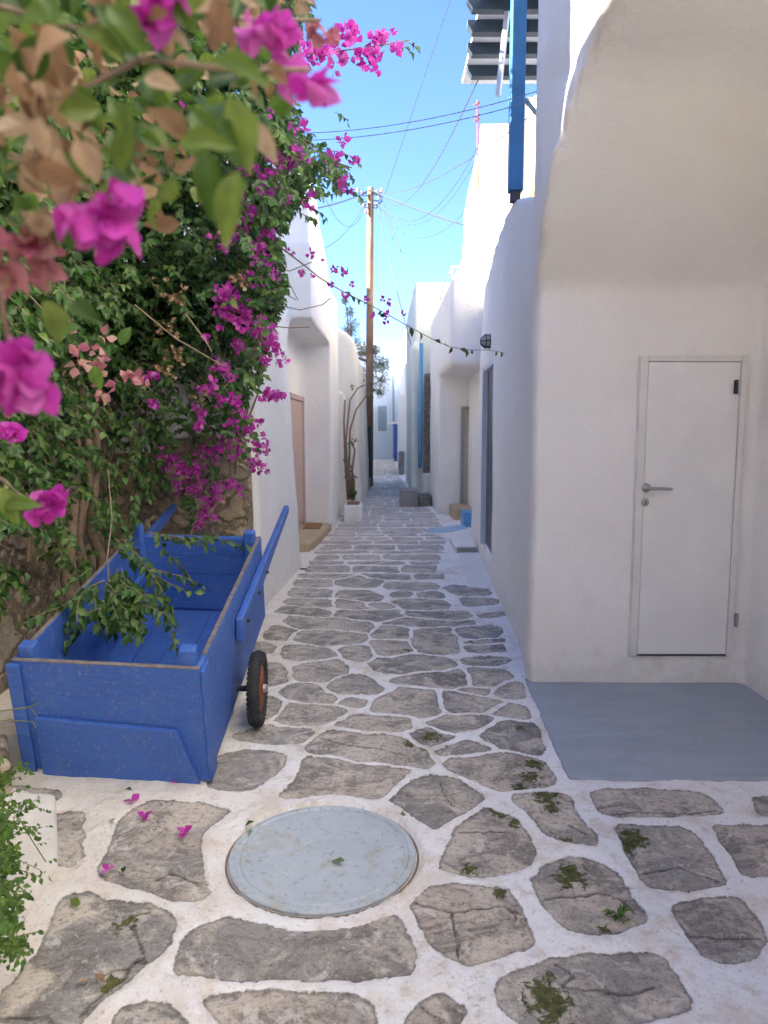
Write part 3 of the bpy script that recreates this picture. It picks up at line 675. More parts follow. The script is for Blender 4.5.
# added masses behind garden wall, sized to shade the alley
h8 = house('tall_light_blocker', (-4, 4, 0), 'tall white mass added behind garden wall to shade the alley, mostly hidden by bougainvillea')
b = MB().box((-6, 3.62, -.1), (-2.8, 4.9, 6.6)).box((-6, 4.8, -.1), (-2.8, 7.6, 5.9)).box((-6, 7.4, -.1), (-2.6, 14, 5.9)).box((-6, 13.9, -.1), (-2.6, 24, 6.4)).box((-6, 23.9, -.1), (-2.6, 36, 5.8))
body(h8, b, 'white', .09, 2, .03)
h8b = house('stone_light_blocker', (-4, -2, 0), 'rough beige mass added behind the garden wall to cut sun and bounce light, nearest the viewpoint')
body(h8b, MB().box((-6, -7.5, -.1), (-2.8, 3.60, 5.48)), 'rubble', .09, 2, .03)  # unseen mass, made beige to weaken bounce light into the recess
hb = house('court_light_blocker', (0, -4, 0), 'plain white mass added across the little court behind the viewpoint to hold back light')
body(hb, MB().box((-7, -9, -.1), (7, -7, 5.0)), 'white', .09, 2, .03)  # unseen mass added behind the camera to limit light from the back
# left house with arch recess
h9 = house('arched_house', (-1.3, 7, 0), 'whitewashed house at left with overhanging upper floor above pink door')
b = MB()
strip(b, [(5.92, -.99), (6.8, -.94), (7.9, -.89)], [(5.92, -1.03), (6.8, -1.03), (7.9, -1.03)], 2.62, depth=-1.4)
b.box((-2.6, 7.7, -.1), (-1.19, 10.9, 3.0))                       # recess back wall
b.box((-2.6, 10.8, -.1), (-.76, 12.5, 3.2))
b.hexa([(-2.6, 8.3, 2.70), (-.80, 8.3, 2.70), (-.76, 12.0, 2.70), (-2.6, 12.5, 2.70)], [(-2.6, 8.3, 3.5), (-.80, 8.3, 3.5), (-.74, 12.2, 3.5), (-2.6, 12.5, 3.5)])
b.prism([(8.9, 3.3), (8.9, 4.52), (9.3, 4.55), (9.8, 4.45), (10.3, 4.2), (11.0, 4.12), (11.7, 3.95), (12.15, 3.6), (12.4, 2.9), (12.5, 2.6), (9, 2.8)], (-2.6, -.87), 'x')
b.prism([(7.6, 2.62), (7.6, 2.1), (7.9, 2.1), (7.98, 2.35), (8.12, 2.5), (8.40, 2.68), (8.6, 2.72), (8.6, 2.80), (8.25, 2.80)], (-1.9, -1.03), 'x')
body(h9, b, 'white', .03, 3, .015)
pd = bits(h9, 'door', MB().box((-1.20, 9.2, .16), (-1.152, 10.52, 1.86)), 'pink_door')
bits(h9, 'door_frame', MB().box((-1.20, 10.525, .12), (-1.13, 10.62, 1.93)).box((-1.20, 9.1, 1.863), (-1.135, 10.52, 1.93)), 'pink_door')
body(h9, MB().prism([(-1.25, 8.85), (-.92, 8.8), (-.86, 9.2), (-.77, 10.7), (-1.25, 10.9)], (-.05, .12), 'z'), 'beige_step', .025, 4, .008, name='step')
bits(h9, 'doormat', MB().box((-1.12, 10.05, .122), (-.88, 10.6, .132)), 'clay', .002)
# rounded whitewashed buttress walls further left
for (x0_, x1_, ya, yb, zt, lab) in ((-1.7, -.49, 13.6, 15.6, 3.28, 'tall rounded white buttress wall behind bare climbing vine'), (-1.5, -.43, 16, 18.6, 3.05, 'narrow white wall with rounded top just left of wooden pole')):
    w = house('rounded_wall', ((x0_+x1_)/2, ya, 0), lab, 'wall', 'rounded walls on the left of the alley')
    pr = [(x1_-.45+.42*math.cos(t)-.0, zt-.35+.35*math.sin(t)) for t in np.linspace(0, math.pi/2, 8)]
    pr = [(x0_, -.1), (x1_+.06, -.1)]+pr+[(x0_, zt)]
    body(w, MB().prism(pr, (ya, yb), 'y'), 'white_warm', .045, 4, .04)
wl = house('low_wall', (-1.2, 13, 0), 'white wall with stained top joining pillar and rounded buttress', 'wall')
body(wl, MB().box((-1.9, 12.52, -.1), (-.68, 13.65, 2.1)), 'white_warm', .05, 3, .03)
wf = house('far_left_house', (-1.2, 24, 0), 'long white house wall beyond the wooden pole on left')
body(wf, MB().box((-2.5, 19.5, -.1), (-.58, 35.0, 2.7)), 'white_warm', .08, 3, .03)
# planter with bare vine
pl = empty('planter_box', (-.50, 12.1, 0), 'square whitewashed masonry planter at foot of white pillar', 'planter')
part('box', remesh(MB().box((-.64, 11.75, -.02), (-.36, 12.3, .27)).mesh(), .02, 3, .01), 'white', pl)
part('soil', MB().box((-.60, 11.8, .272), (-.40, 12.25, .285)).mesh(), 'clay', pl)
cs = empty('concrete_step', (-.45, 18.6, 0), 'small grey concrete step under dark green cabinet', 'step')
part('block', MB().box((onwall(357, 485, 18.1).x, 18.1, -.02), (onwall(370, 485, 18.1).x, 18.6, .26)).mesh(.02), 'concrete', cs)
cb = empty('meter_cabinet', (-.42, 19.4, .2), 'tall dark green metal cabinet against white wall below wooden pole', 'cabinet')
part('cabinet_body', MB().box((onwall(365, 450, 18.65).x, 18.62, .2), (onwall(371.5, 450, 18.65).x, 18.84, 1.54)).mesh(.01), 'cabinet', cb)
part('cabinet_door', MB().box((onwall(365, 450, 18.65).x+.015, 18.605, .23), (onwall(371.5, 450, 18.65).x-.015, 18.617, 1.51)).mesh(.003), 'cabinet', cb)
# low plinth bottom left
pn = empty('low_plinth', (-1.5, 2.5, 0), 'low ochre stained whitewashed plinth at bottom left under green bush', 'plinth')
pp = [gr(x, y_) for x, y_ in ((10, 792), (40, 800), (56, 798), (58, 868), (36, 905), (2, 960), (-60, 1010))]
part('render', remesh(MB().prism([(p.x, p.y) for p in pp]+[(-2.3, 1.7), (-2.3, 3.05), (-1.9, 2.98)], (-.05, .035), 'z').mesh(), .018, 6, .012, fine=.006), 'white_warm', pn)
bk = [gr(x, y_) for x, y_ in ((-10, 770), (12, 768), (16, 800), (-5, 815))]
part('stone', remesh(MB().prism([(p.x-.02, p.y) for p in bk], (-.05, .16), 'z').mesh(), .015, 5, .02), 'rubble', pn)
# ------------------------------------------------------------------ manhole cover
mh = empty('manhole_cover', (MHC.x, MHC.y, 0), 'round manhole cover painted pale blue grey in paving before cart', 'manhole cover')
def mh_mat():
    m = M('painted_iron_blue_grey', .55, .35)
    n = m.noise(6, 7, .65, .5); n2 = m.noise(45, 6, .7)
    c = m.mix(m.ramp(n, (.3, 0.), (.7, 1.)), (.40, .46, .49), (.50, .54, .56))
    c = m.mix(m.ramp(m.noise(9, 7, .7, .6), (.52, 0.), (.64, .7)), c, (.40, .37, .30))
    c = m.mix(m.ramp(n2, (.56, 0.), (.66, .7)), c, (.24, .23, .20)); m.base(c)
    w = m.nt.nodes.new('ShaderNodeTexWave'); w.inputs['Scale'].default_value = 14; w.inputs['Distortion'].default_value = 1.5; w.wave_type = 'BANDS'; w.bands_direction = 'DIAGONAL'
    m.L(m.tc.outputs['Object'], w.inputs['Vector'])
    w2 = m.nt.nodes.new('ShaderNodeTexChecker'); w2.inputs['Scale'].default_value = 36; m.L(m.tc.outputs['Object'], w2.inputs['Vector'])
    b = m.bump(m.math('ADD', w.outputs['Fac'], m.math('MULTIPLY', w2.outputs['Fac'], .8)), .35, .003); b = m.bump(n2, .5, .003, b); m.bump(n, .5, .01, b); return m.m
part('lid', MB().lathe([(MHR-.012, -.03), (MHR-.008, -.001), (MHR-.013, .003), (MHR-.030, .004), (MHR-.036, -.001), (MHR-.046, -.001), (MHR-.052, .0035), (.12, .005), (.01, .005)], (MHC.x, MHC.y, 0), (0, 0, 1), 96).mesh(), mh_mat(), mh)
part('seat_ring', MB().lathe([(MHR+.004, -.02), (MHR+.003, -.009), (MHR-.004, -.009), (MHR-.006, -.02)], (MHC.x, MHC.y, 0), (0, 0, 1), 96).mesh(), 'stem', mh)
# ------------------------------------------------------------------ the blue handcart
TILT = R(11.2)
cart = empty('handcart', (-.77, 3.13, .0), 'blue painted wooden handcart tipped forward beside the stone wall', 'cart')
CL, CW, CHH = 1.60, .822, .53
sh = Matrix(((1, 0, 0, 0), (-.15, 1, 0, 0), (0, 0, 1, 0), (0, 0, 0, 1)))
CM = Matrix.Translation((-.742, 2.985, .012)) @ Matrix.Rotation(R(.2), 4, 'Z') @ sh @ Matrix.Rotation(TILT, 4, 'X')
def cbox(name, a, b_, mat='cart', bev=.004, root=cart):
    me = MB().box(a, b_, CM).mesh(bev); return part(name, me, mat, root)
T = .024
cbox('front_panel', (-CW, 0, 0), (0, T, CHH))
cbox('front_skid', (-CW+.07, -.03, -.03), (-.06, -.003, .0), bev=.002).name = 'front_skid'
part('lower_board', MB().prism([(-CW+.07, -.035), (-.03, -.035), (-.115, .235), (-CW+.07, .275)], (-.024, -.002), 'y').mesh(.005), 'cart', cart).data.transform(Matrix())
lb = cart.children[-1]
# (re-place the lower board through the cart's own matrix)
bpy.data.objects.remove([o_ for o_ in COL.objects if o_.name.startswith('lower_board')][0])
bpy.data.objects.remove([o_ for o_ in COL.objects if o_.name.startswith('front_skid')][0])
def cmesh(name, mb, mat='cart', bev=.004, smooth=False, root=cart):
    mb.v = [tuple(CM @ Vector(v)) for v in mb.v]; return part(name, mb.mesh(bev), mat, root, smooth)
cmesh('lower_board', MB().prism([(-CW+.08, -.02), (-.03, -.02), (-.115, .25), (-CW+.08, .275)], (-.026, -.002), 'y'))
cbox('rear_panel', (-CW+T, CL-T, 0), (-T, CL, CHH))
cbox('side_panel', (-T, T+.001, 0), (0, CL, CHH-.001))
cbox('side_panel', (-CW, T+.001, 0), (-CW+T, CL, CHH-.001))
fl = MB()
for k in range(5):
    w_ = (CW-2*T-.004)/5; fl.box((-CW+T+.002+k*w_, T+.002, .01), (-CW+T+.002+(k+1)*w_-.003, CL-T-.002, .035))
cmesh('floor', fl, bev=.002)
fl = MB()
for k in range(4): fl.box((-CW+T+.06, CL-T-.014, .05+k*.12), (-T-.06, CL-T-.002, .05+k*.12+.117))
cmesh('rear_planks', fl, bev=.003)
P = .068
for xx, yy, zt in ((-CW+T+.001, T+.001, CHH+.055), (-T-P-.001, T+.001, CHH+.07), (-CW+T+.001, CL-T-P-.015, CHH+.09), (-T-P-.001, CL-T-P-.015, CHH+.06)):
    cbox('corner_post', (xx, yy, .036), (xx+P, yy+P, zt), bev=.010)
cmesh('cleat', MB().box((-CW+T+.055, .7, .28), (-CW+T+.09, 1.45, .33)), bev=.006).name = 'cleat'
# worn raw edges along the top
for a, b_ in (((-CW+.002, -.001, CHH+.0005), (-.002, T, CHH+.004)), ((-T+.002, T+.1, CHH-.0005), (-.002, CL-.002, CHH+.003)), ((-CW+.002, T+.1, CHH-.0005), (-CW+T-.002, CL-.002, CHH+.003))):
    cbox('worn_edge', a, b_, 'worn_edge', .001)
for xx_ in (-CW+.02, -CW*.5, -.03):
    for zz_ in (.30, .45):
        part('nail', MB().lathe([(.0035, 0), (.0035, .0015), (.001, .002)], CM @ Vector((xx_, -.0005, zz_)), CM.to_3x3() @ Vector((0, -1, 0)), 8).mesh(), 'rust', cart)
for yy_ in (.25, .7, 1.2, 1.5):
    for zz_ in (.07, .46):
        part('nail', MB().lathe([(.0035, 0), (.0035, .0015), (.001, .002)], CM @ Vector((.0005, yy_, zz_)), Vector((1, 0, 0)), 8).mesh(), 'rust', cart)
# outer corner battens on the front
cbox('corner_batten', (-CW-.016, -.020, -.01), (-CW+.045, -.001, CHH-.01), bev=.004)
cbox('corner_batten', (.001, .0, .0), (.016, .10, CHH-.01), bev=.003)
# handles along the sides
for sx in (1, -1):
    xo = .004 if sx > 0 else -CW-.044
    m_ = MB().hexa([(xo, .68, .30), (xo+.04, .68, .30), (xo+.04, 2.62, .36), (xo, 2.62, .36)], [(xo, .70, .42), (xo+.04, .70, .42), (xo+.04, 2.62, .415), (xo, 2.62, .415)])
    hd = cmesh('handle', m_, bev=.010)
    bl = MB()
    for yy in (.80, 1.15, 1.45): bl.tube([CM @ Vector((xo+(.038 if sx > 0 else .002), yy, .36)), CM @ Vector((xo+(.056 if sx > 0 else -.016), yy, .36))], .009, 8)
    part('bolt', bl.mesh(), 'dark_metal', hd)
# wheels
for wx_ in (-.640, -1.735):
    c = Vector((wx_, 3.62, .188)); ax = Vector((1, .03, 0))
    tr = MB()
    prof = [(.118, -.022), (.150, -.030), (.172, -.028), (.184, -.018), (.188, 0), (.184, .018), (.172, .028), (.150, .030), (.118, .022), (.110, 0), (.118, -.022)]
    tr.lathe(prof, c, ax, 48, False)
    w_ = part('wheel', MB().lathe([(.118, -.020), (.117, -.012), (.09, -.006), (.05, -.012), (.032, -.03), (.030, .03), (.05, .012), (.09, .006), (.117, .012), (.118, .020)], c, ax, 36).mesh(), 'rust', cart, True)
    me_ = bpy.data.meshes.new('t'); tm = tr.mesh()
    part('tyre', tm, 'rubber', w_, True)
    td = MB(); a_ = ax.normalized(); o1 = a_.orthogonal().normalized(); o2_ = a_.cross(o1)
    for k in range(44):
        t = 2*math.pi*k/44; r_ = o1*math.cos(t)+o2_*math.sin(t); tt = -o1*math.sin(t)+o2_*math.cos(t)
        for s in (-1, 1):
            p0 = c+r_*.192+a_*s*.004; p1 = c+r_*.179+a_*s*.031
            td.add([p0-tt*.007, p0+tt*.007, p1+tt*.007+tt*.004, p1-tt*.003, p0-tt*.007-r_*.01, p0+tt*.007-r_*.01, p1+tt*.011-r_*.01, p1-tt*.003-r_*.01], [(3,2,1,0),(4,5,6,7),(0,1,5,4),(1,2,6,5),(2,3,7,6),(3,0,4,7)])
    part('tread', td.mesh(), 'rubber', w_)
    part('hub', MB().lathe([(.022, -.045), (.022, .045), (.012, .05)], c, ax, 16).mesh(), 'steel', w_, True)
part('axle', MB().tube([(-1.72, 3.62, .188), (-.67, 3.62, .188)], .015, 10).mesh(), 'dark_metal', cart, True)
# ------------------------------------------------------------------ foliage helpers
class Leaves:
    """many small curved blades in one mesh; tpl = template vertices (n,3), faces"""
    def __init__(s): s.P = []; s.D = []; s.N = []; s.S = []; s.W = []; s.R = []; s.C = []
    def add(s, p, d, n, size, width=.55, rnd=None, curl=.25):
        s.P.append(tuple(p)); s.D.append(tuple(d)); s.N.append(tuple(n)); s.S.append(size); s.W.append(width); s.R.append(random.random() if rnd is None else rnd); s.C.append(curl)
    def mesh(s, fine=False):
        if fine:
            ts = np.linspace(0, 1, 9); wp = np.interp(ts, [0, .06, .2, .4, .6, .8, .93, 1], [.02, .30, .78, 1., .92, .58, .22, .0]); ws = np.linspace(-1, 1, 7)
            T_ = np.array([(t, w*q) for t, q in zip(ts, wp) for w in ws]); nw = 7
            Fc = [(i*nw+j, i*nw+j+1, (i+1)*nw+j+1, (i+1)*nw+j) for i in range(8) for j in range(nw-1)]
        else:
            T_ = np.array([(0, 0), (.18, .62), (.18, 0), (.18, -.62), (.48, 1.), (.48, 0), (.48, -1.), (.78, .46), (.78, 0), (.78, -.46), (1.0, 0)])
            Fc = [(0, 2, 1), (0, 3, 2), (1, 2, 5, 4), (2, 3, 6, 5), (4, 5, 8, 7), (5, 6, 9, 8), (7, 8, 10), (8, 9, 10)]
        P, D, N = (np.array(a, float) for a in (s.P, s.D, s.N)); S, W, Rn, C = (np.array(a, float) for a in (s.S, s.W, s.R, s.C))
        D /= np.linalg.norm(D, axis=1, keepdims=True)+1e-9; Bt = np.cross(N, D); Bt /= np.linalg.norm(Bt, axis=1, keepdims=True)+1e-9; N = np.cross(D, Bt)
        n = len(P); k = len(T_); ph = rng.random(n)*6
        t, w = T_[:, 0], T_[:, 1]
        fold = np.abs(w)**1.5*.16+.035*np.sin(t*9+w*4)*np.abs(w)
        V = (P[:, None, :]+D[:, None, :]*(t[None, :, None]*S[:, None, None])+Bt[:, None, :]*(w[None, :, None]*(S*W*.5)[:, None, None])
             +N[:, None, :]*((fold[None, :]-C[:, None]*(t**2)[None, :])*S[:, None])[:, :, None])
        off = (np.arange(n)*k)
        loops = []; ls = []; pos = 0
        li = np.array([i for f in Fc for i in f]); nl = len(li)
        allv = (off[:, None]+li[None, :]).ravel()
        st_ = np.cumsum([0]+[len(f) for f in Fc[:-1]]); starts = (np.arange(n)[:, None]*nl+st_[None, :]).ravel()
        me = bpy.data.meshes.new('leaves'); me.vertices.add(n*k); me.vertices.foreach_set('co', V.ravel())
        me.loops.add(len(allv)); me.loops.foreach_set('vertex_index', allv)
        me.polygons.add(len(starts)); me.polygons.foreach_set('loop_start', starts); me.update(calc_edges=True)
        me.polygons.foreach_set('use_smooth', np.ones(len(starts), bool))
        a = me.attributes.new('rnd', 'FLOAT', 'POINT'); a.data.foreach_set('value', np.repeat(Rn, k).astype(np.float32))
        return me
def rv(s=1.): return Vector((random.gauss(0, s), random.gauss(0, s), random.gauss(0, s)))
def inpoly(x, y, pg):
    c = False; j = len(pg)-1
    for i in range(len(pg)):
        if (pg[i][1] > y) != (pg[j][1] > y) and x < (pg[j][0]-pg[i][0])*(y-pg[i][1])/(pg[j][1]-pg[i][1])+pg[i][0]: c = not c
        j = i
    return c
def bract(L, p, d, size, rnd=None):
    """one bougainvillea flower head: three papery pointed bracts round an axis d"""
    d = d.normalized(); a = d.orthogonal().normalized(); b = d.cross(a); ph = random.random()*6
    for k in range(3):
        t = ph+k*2.094; o_ = a*math.cos(t)+b*math.sin(t)
        L.add(p+o_*size*.05+rv(size*.06), d*.7+o_*random.uniform(.4, .8)+rv(.15), d*-.5+o_*.5+rv(.15), size*random.uniform(.75, 1.1), random.uniform(.65, .85), rnd, random.uniform(-.1, .35))
# ---- climbing bougainvillea
bg = empty('bougainvillea', (-2.05, 4.8, 0), 'large bougainvillea with magenta bracts climbing the stone wall over blue cart', 'plant')
SIL = [(-80,-120),(290,-120),(312,15),(292,60),(296,110),(318,140),(345,165),(343,190),(310,197),(288,215),(280,250),(286,290),(272,330),(262,380),(246,400),(256,450),(236,462),(205,450),(180,470),(158,500),(140,500),(132,470),(110,500),(122,535),(80,572),(45,562),(25,525),(0,530),(-80,560)]
Lf = Leaves(); Ld = Leaves(); stems = MB()
def shoot(p, d, n, length, L, size, chk=None, droop=.5, rn=None, srad=.0022, stem=stems, spread=1.):
    pts = [p.copy()]; d = d.normalized(); q = p.copy()
    for i in range(n):
        d = (d+Vector((0, 0, -droop/n))+rv(.10)).normalized(); q = q+d*(length/n)
        if chk and not chk(q): break
        pts.append(q.copy())
        side = d.cross(Vector((0, 0, 1))).normalized()*(1 if i % 2 else -1)
        ld = (side*random.uniform(.5, 1.)*spread+d*.5+Vector((0, 0, -random.uniform(.1, .8)))+rv(.25))
        nn = (Vector((.25, -.75, .55))+rv(.40))
        L.add(q, ld, nn, size*random.uniform(.7, 1.25), random.uniform(.5, .72), (random.betavariate(1.6, 2.2) if rn is None else rn()), random.uniform(.05, .4))
    if stem is not None and len(pts) > 2: stem.tube(pts[::3] if len(pts) > 6 else pts, srad, 4, False)
    return pts
def wallx(Y): return -2.12 if Y < 5.75 else -1.05
cnt = 0
while cnt < 2600:
    x, y_ = random.uniform(-80, 350), random.uniform(-120, 575)
    if not inpoly(x, y_, SIL): continue
    # fade out density towards the bottom left where the wall shows
    if y_ > 430 and random.random() < .55: continue
    u = (x-384)/F
    v = (512-y_)/F
    dmax = 5.9/(CP+v*SP)
    if u < 0: dmax = min(dmax, max(2.10/-u, 1.5))
    th = .95 if y_ < 300 else .6
    dd = dmax-.06-th*random.random()**1.3
    if x > 230: dd = random.uniform(4.3, 5.6)
    dd = max(dd, 2.3)
    p = at(x, y_, dd)
    if p.z < .35: continue
    dirn = Vector((.55, -.55, random.uniform(-.5, .35)))+rv(.45)
    def chk(q):
        X, Y = proj(q); return q.x > wallx(q.y)+.01 and inpoly(X, Y, SIL)
    shoot(p, dirn, random.randint(10, 18), random.uniform(.22, .45), Lf, .054, chk, .7)
    cnt += 1
for _ in range(2600):
    x, y_ = random.uniform(-60, 290), random.uniform(-110, 330)
    if not inpoly(x, y_, SIL): continue
    u = (x-384)/F; p = at(x, y_, max(1.5, min(5.7, 2.08/max(-u, .01)))-random.uniform(.05, .25))
    shoot(p, Vector((.4, -.3, -.5))+rv(.5), 12, .35, Lf, .066, lambda q: inpoly(*proj(q), SIL), .7, stem=None)
# trunks & bare woody stems on the wall
for k in range(16):
    x0_ = random.uniform(10, 240); pts = []
    p0 = at(x0_, 560 if x0_ < 140 else 470, min(2.05/((384-x0_)/F), 5.6))
    top = at(x0_+random.uniform(-60, 60), random.uniform(120, 300), min(2.0/((384-min(x0_, 250))/F), 5.3))
    for t in np.linspace(0, 1, 9): pts.append(p0.lerp(top, t)+rv(.03)+Vector((0, 0, .04*math.sin(t*9))))
    stems.tube(pts, [.009-.0006*i for i in range(9)], 6)
tk = MB()
for k in range(3):
    pts = [Vector((-2.0+.03*k, 5.1-.25*k+.1*math.sin(i*1.3+k), i*.28)) for i in range(10)]
    tk.tube([p+rv(.02) for p in pts], [.045-.0033*i for i in range(10)], 8)
part('trunk', tk.mesh(), 'stem', bg, True)
# long arching spray across the alley
long_ = [(268,238,5.0),(300,262,5.0),(320,278,5.05),(342,291,5.1),(362,301,5.1),(385,313,5.15),(408,326,5.2),(432,339,5.2),(450,347,5.2),(470,350,5.15),(488,350,5.1),(505,353,5.1)]
LP = [at(*p) for p in long_]; stems.tube(LP, [.006-.0004*i for i in range(12)], 6)
BR = []   # blossom clusters: px, py, depth, heads, spread(px), kind
for i in range(len(LP)-1):
    a, b_ = LP[i], LP[i+1]
    for t in (0.1, .5, .8):
        p = a.lerp(b_, t)
        if i > 2 and random.random() < .75:
            Lf.add(p, Vector((random.uniform(-.4, .8), random.uniform(-.4, .4), random.uniform(-1, .2))), Vector((.4, -1, .3))+rv(.3), random.uniform(.045, .075) if i < 9 else .035, .5, random.uniform(0, .5))
for x, y_ in ((312,255),(302,272),(313,273),(330,285),(352,283),(346,297),(363,300),(383,302),(372,313),(388,317),(400,314),(333,269),(343,273),(325,262),(290,250)): BR.append((x, y_, 5.08, random.choice((1, 2, 2)), 3, 'bract'))
# side twigs of the spray
for seg in (((262,268,5),(290,271,5),(312,262,5)), ((270,246,5),(298,300,5)), ((232,255,5),(270,285,5.),(296,300,5)), ((262,325,5),(290,328,5),(310,327,5.)), ((255,300,5),(300,310,5),(322,305,5),(331,298,5)),
            ((300,55,3.6),(330,52,3.6),(365,48,3.6),(395,43,3.6),(410,40,3.6)), ((300,140,4.5),(330,160,4.5),(352,168,4.5)), ((310,195,4.6),(330,195,4.6),(350,192,4.6)), ((235,250,4.6),(262,240,4.8),(270,250,4.9))):
    stems.tube([at(*q_) for q_ in seg], .0035, 5)
for (x, y_, n, L_) in ((396,44,5,.08),(408,42,4,.05),(335,165,8,.16),(345,188,8,.14),(318,170,10,.2),(330,150,10,.2),(300,200,10,.2),(297,212,8,.14),(335,112,5,.1)):
    shoot(at(x, y_, 4.5 if y_ > 100 else 3.6), Vector((.6, -.1, -.2)), n, L_, Lf, .04, None, .4)
big = """330,50,7,10 322,55,6,8 340,62,5,8 352,30,4,6 348,35,4,6 362,52,6,8 368,62,6,8 376,40,4,6 383,35,4,6 395,48,2,4 300,62,5,8 305,50,4,6
298,130,5,8 300,155,6,9 335,158,4,5 341,143,2,3 355,160,2,3 344,180,2,3 347,190,2,3 288,150,4,6 290,165,7,8 283,160,6,8 275,175,5,7 272,160,4,6 308,203,3,4 243,118,4,6 226,245,4,6
240,200,6,9 232,195,6,9 225,235,5,9 250,170,5,8 276,194,6,8 262,182,5,8 250,212,5,7 265,232,4,6 255,245,5,7 262,262,5,7 240,225,6,9 270,275,4,6 252,285,4,6 226,302,14,11 235,312,14,11 230,296,10,9 243,318,8,8
262,322,6,8 268,335,6,7 260,348,5,7 275,350,4,6 278,360,3,5 264,360,4,6 207,385,4,5 234,374,3,4 270,392,4,5 265,398,3,4 280,398,2,3 240,425,7,9 248,432,7,9 255,440,6,8 262,448,4,6 235,445,6,9 243,420,5,7
255,465,5,6 262,468,5,6 226,450,6,9 215,440,6,9 206,450,6,9 196,462,6,9 186,472,6,9 176,468,6,9 170,462,5,7 192,484,7,9 202,492,7,9 210,500,6,8 206,515,6,8 200,522,5,7 215,488,6,8 228,484,4,5 238,488,3,4 168,456,4,6 180,486,5,7 152,372,3,5 155,403,2,3 205,338,2,3 275,395,2,3 178,117,3,5 195,165,3,5"""
for ln in big.split():
    x, y_, n, s_ = map(float, ln.split(','))
    dpt = 3.6 if (x > 295 and y_ < 70) else (4.45 if x > 215 else 4.3)
    if y_ > 430: dpt = 5.2 if x > 150 else 4.6
    BR.append((x, y_, dpt, int(n*1.5), s_*1.05, 'bract'))
for _ in range(46):
    x, y_ = random.uniform(170, 335), random.uniform(90, 450)
    if inpoly(x, y_, SIL) and inpoly(x-25, y_, SIL) and not inpoly(x+55, y_, SIL): BR.append((x, y_, random.uniform(4.2, 4.6) if x < 300 else 4.4, random.randint(3, 9), random.uniform(4, 8), 'bract'))
for (x, y_, n) in ((175,300,8),(165,330,8),(172,345,8),(170,375,9),(160,290,7),(178,360,6),(245,150,6),(238,275,6),(200,400,4),(110,395,4)): BR.append((x, y_, 4.2, n, 9, 'dry'))
BR += [(100,365,2.2,3,14,'bract_pink'),(130,375,2.2,3,12,'bract_pink'),(75,355,2.1,3,10,'bract_pink'),(142,381,2.2,2,6,'bract_pink'),(98,392,2.2,2,6,'bract_pink'),(70,322,2.4,2,6,'bract_pink'),(95,345,2.3,3,8,'bract_pink')]
for (x, y_, dpt, n, s_, kd) in BR:
    L = Leaves(); sz = {'bract': .047, 'dry': .032, 'bract_pink': .042}[kd]
    c = at(x, y_, dpt)
    for k in range(n):
        p = at(x+random.gauss(0, s_*.6), y_+random.gauss(0, s_*.6), dpt+random.gauss(0, .03))
        bract(L, p, Vector((random.uniform(-.4, .9), -.9, random.uniform(-.9, .5)))+rv(.3), sz*random.uniform(.75, 1.15))
    part('blossom_cluster', L.mesh(), kd, bg)
for ch in [c_ for c_ in COL.objects if c_.name.startswith('blossom_cluster')]:
    mname = ch.data.materials[0].name
    if 'dry' in mname: ch['label'] = 'dry tan papery bracts'
    elif 'pink' in mname: ch['label'] = 'faded salmon pink bracts'
# sprays dangling into the cart
spr = [((150,535,4.1), (.5, -.05, -.1), 26, .55), ((120,540,3.9), (.65, -.1, -.35), 34, .75), ((120,575,3.7), (.2, -.2, -.5), 24, .3), ((105,600,3.6), (.4, -.1, -.25), 22, .25), ((100,585,3.6), (-.5, -.35, -.3), 24, .4), ((110,590,3.6), (.45, -.15, -.05), 22, .28), ((112,595,3.55), (.1, -.2, -.4), 22, .25), ((0,560,3.6), (.4, 0, -.3), 16, .2), ((5,575,3.6), (-.2, 0, -.7), 12, .15),
       ((215,460,5.2), (-.1, -.2, -1), 16, .35), ((185,480,5.2), (.05, -.2, -1), 18, .4), ((110,500,4.1), (.1, -.1, -1), 16, .3), ((135,495,4.3), (0, -.1, -1), 14, .25)]
for p_, d_, n, ln in spr:
    for rep in range(4):
        shoot(at(*p_)+rv(.02), Vector(d_)+rv(.09), n//(1 if rep == 0 else 2), ln*(1 if rep == 0 else random.uniform(.3, .75)), Lf, .05, None, .35)
for s_ in range(16):
    shoot(at(112+random.gauss(0, 14), 592+random.gauss(0, 12), 3.6), Vector((random.uniform(-.3, .8), -.2, random.uniform(-.5, .1))), 12, .2, Lf, .052, None, .3)
stems.tube([at(108,470,4.2), at(112,520,3.9), at(107,560,3.7), at(110,590,3.6)], .004, 5)
stems.tube([at(185,313,3.6), at(205,340,3.6), at(212,352,3.6)], .0035, 5)
stems.tube([at(135,305,3.4), at(175,338,3.6), at(225,367,3.8)], .0035, 5)
part('foliage', Lf.mesh(), 'leaf', bg)
part('stems', stems.mesh(), 'stem', bg)
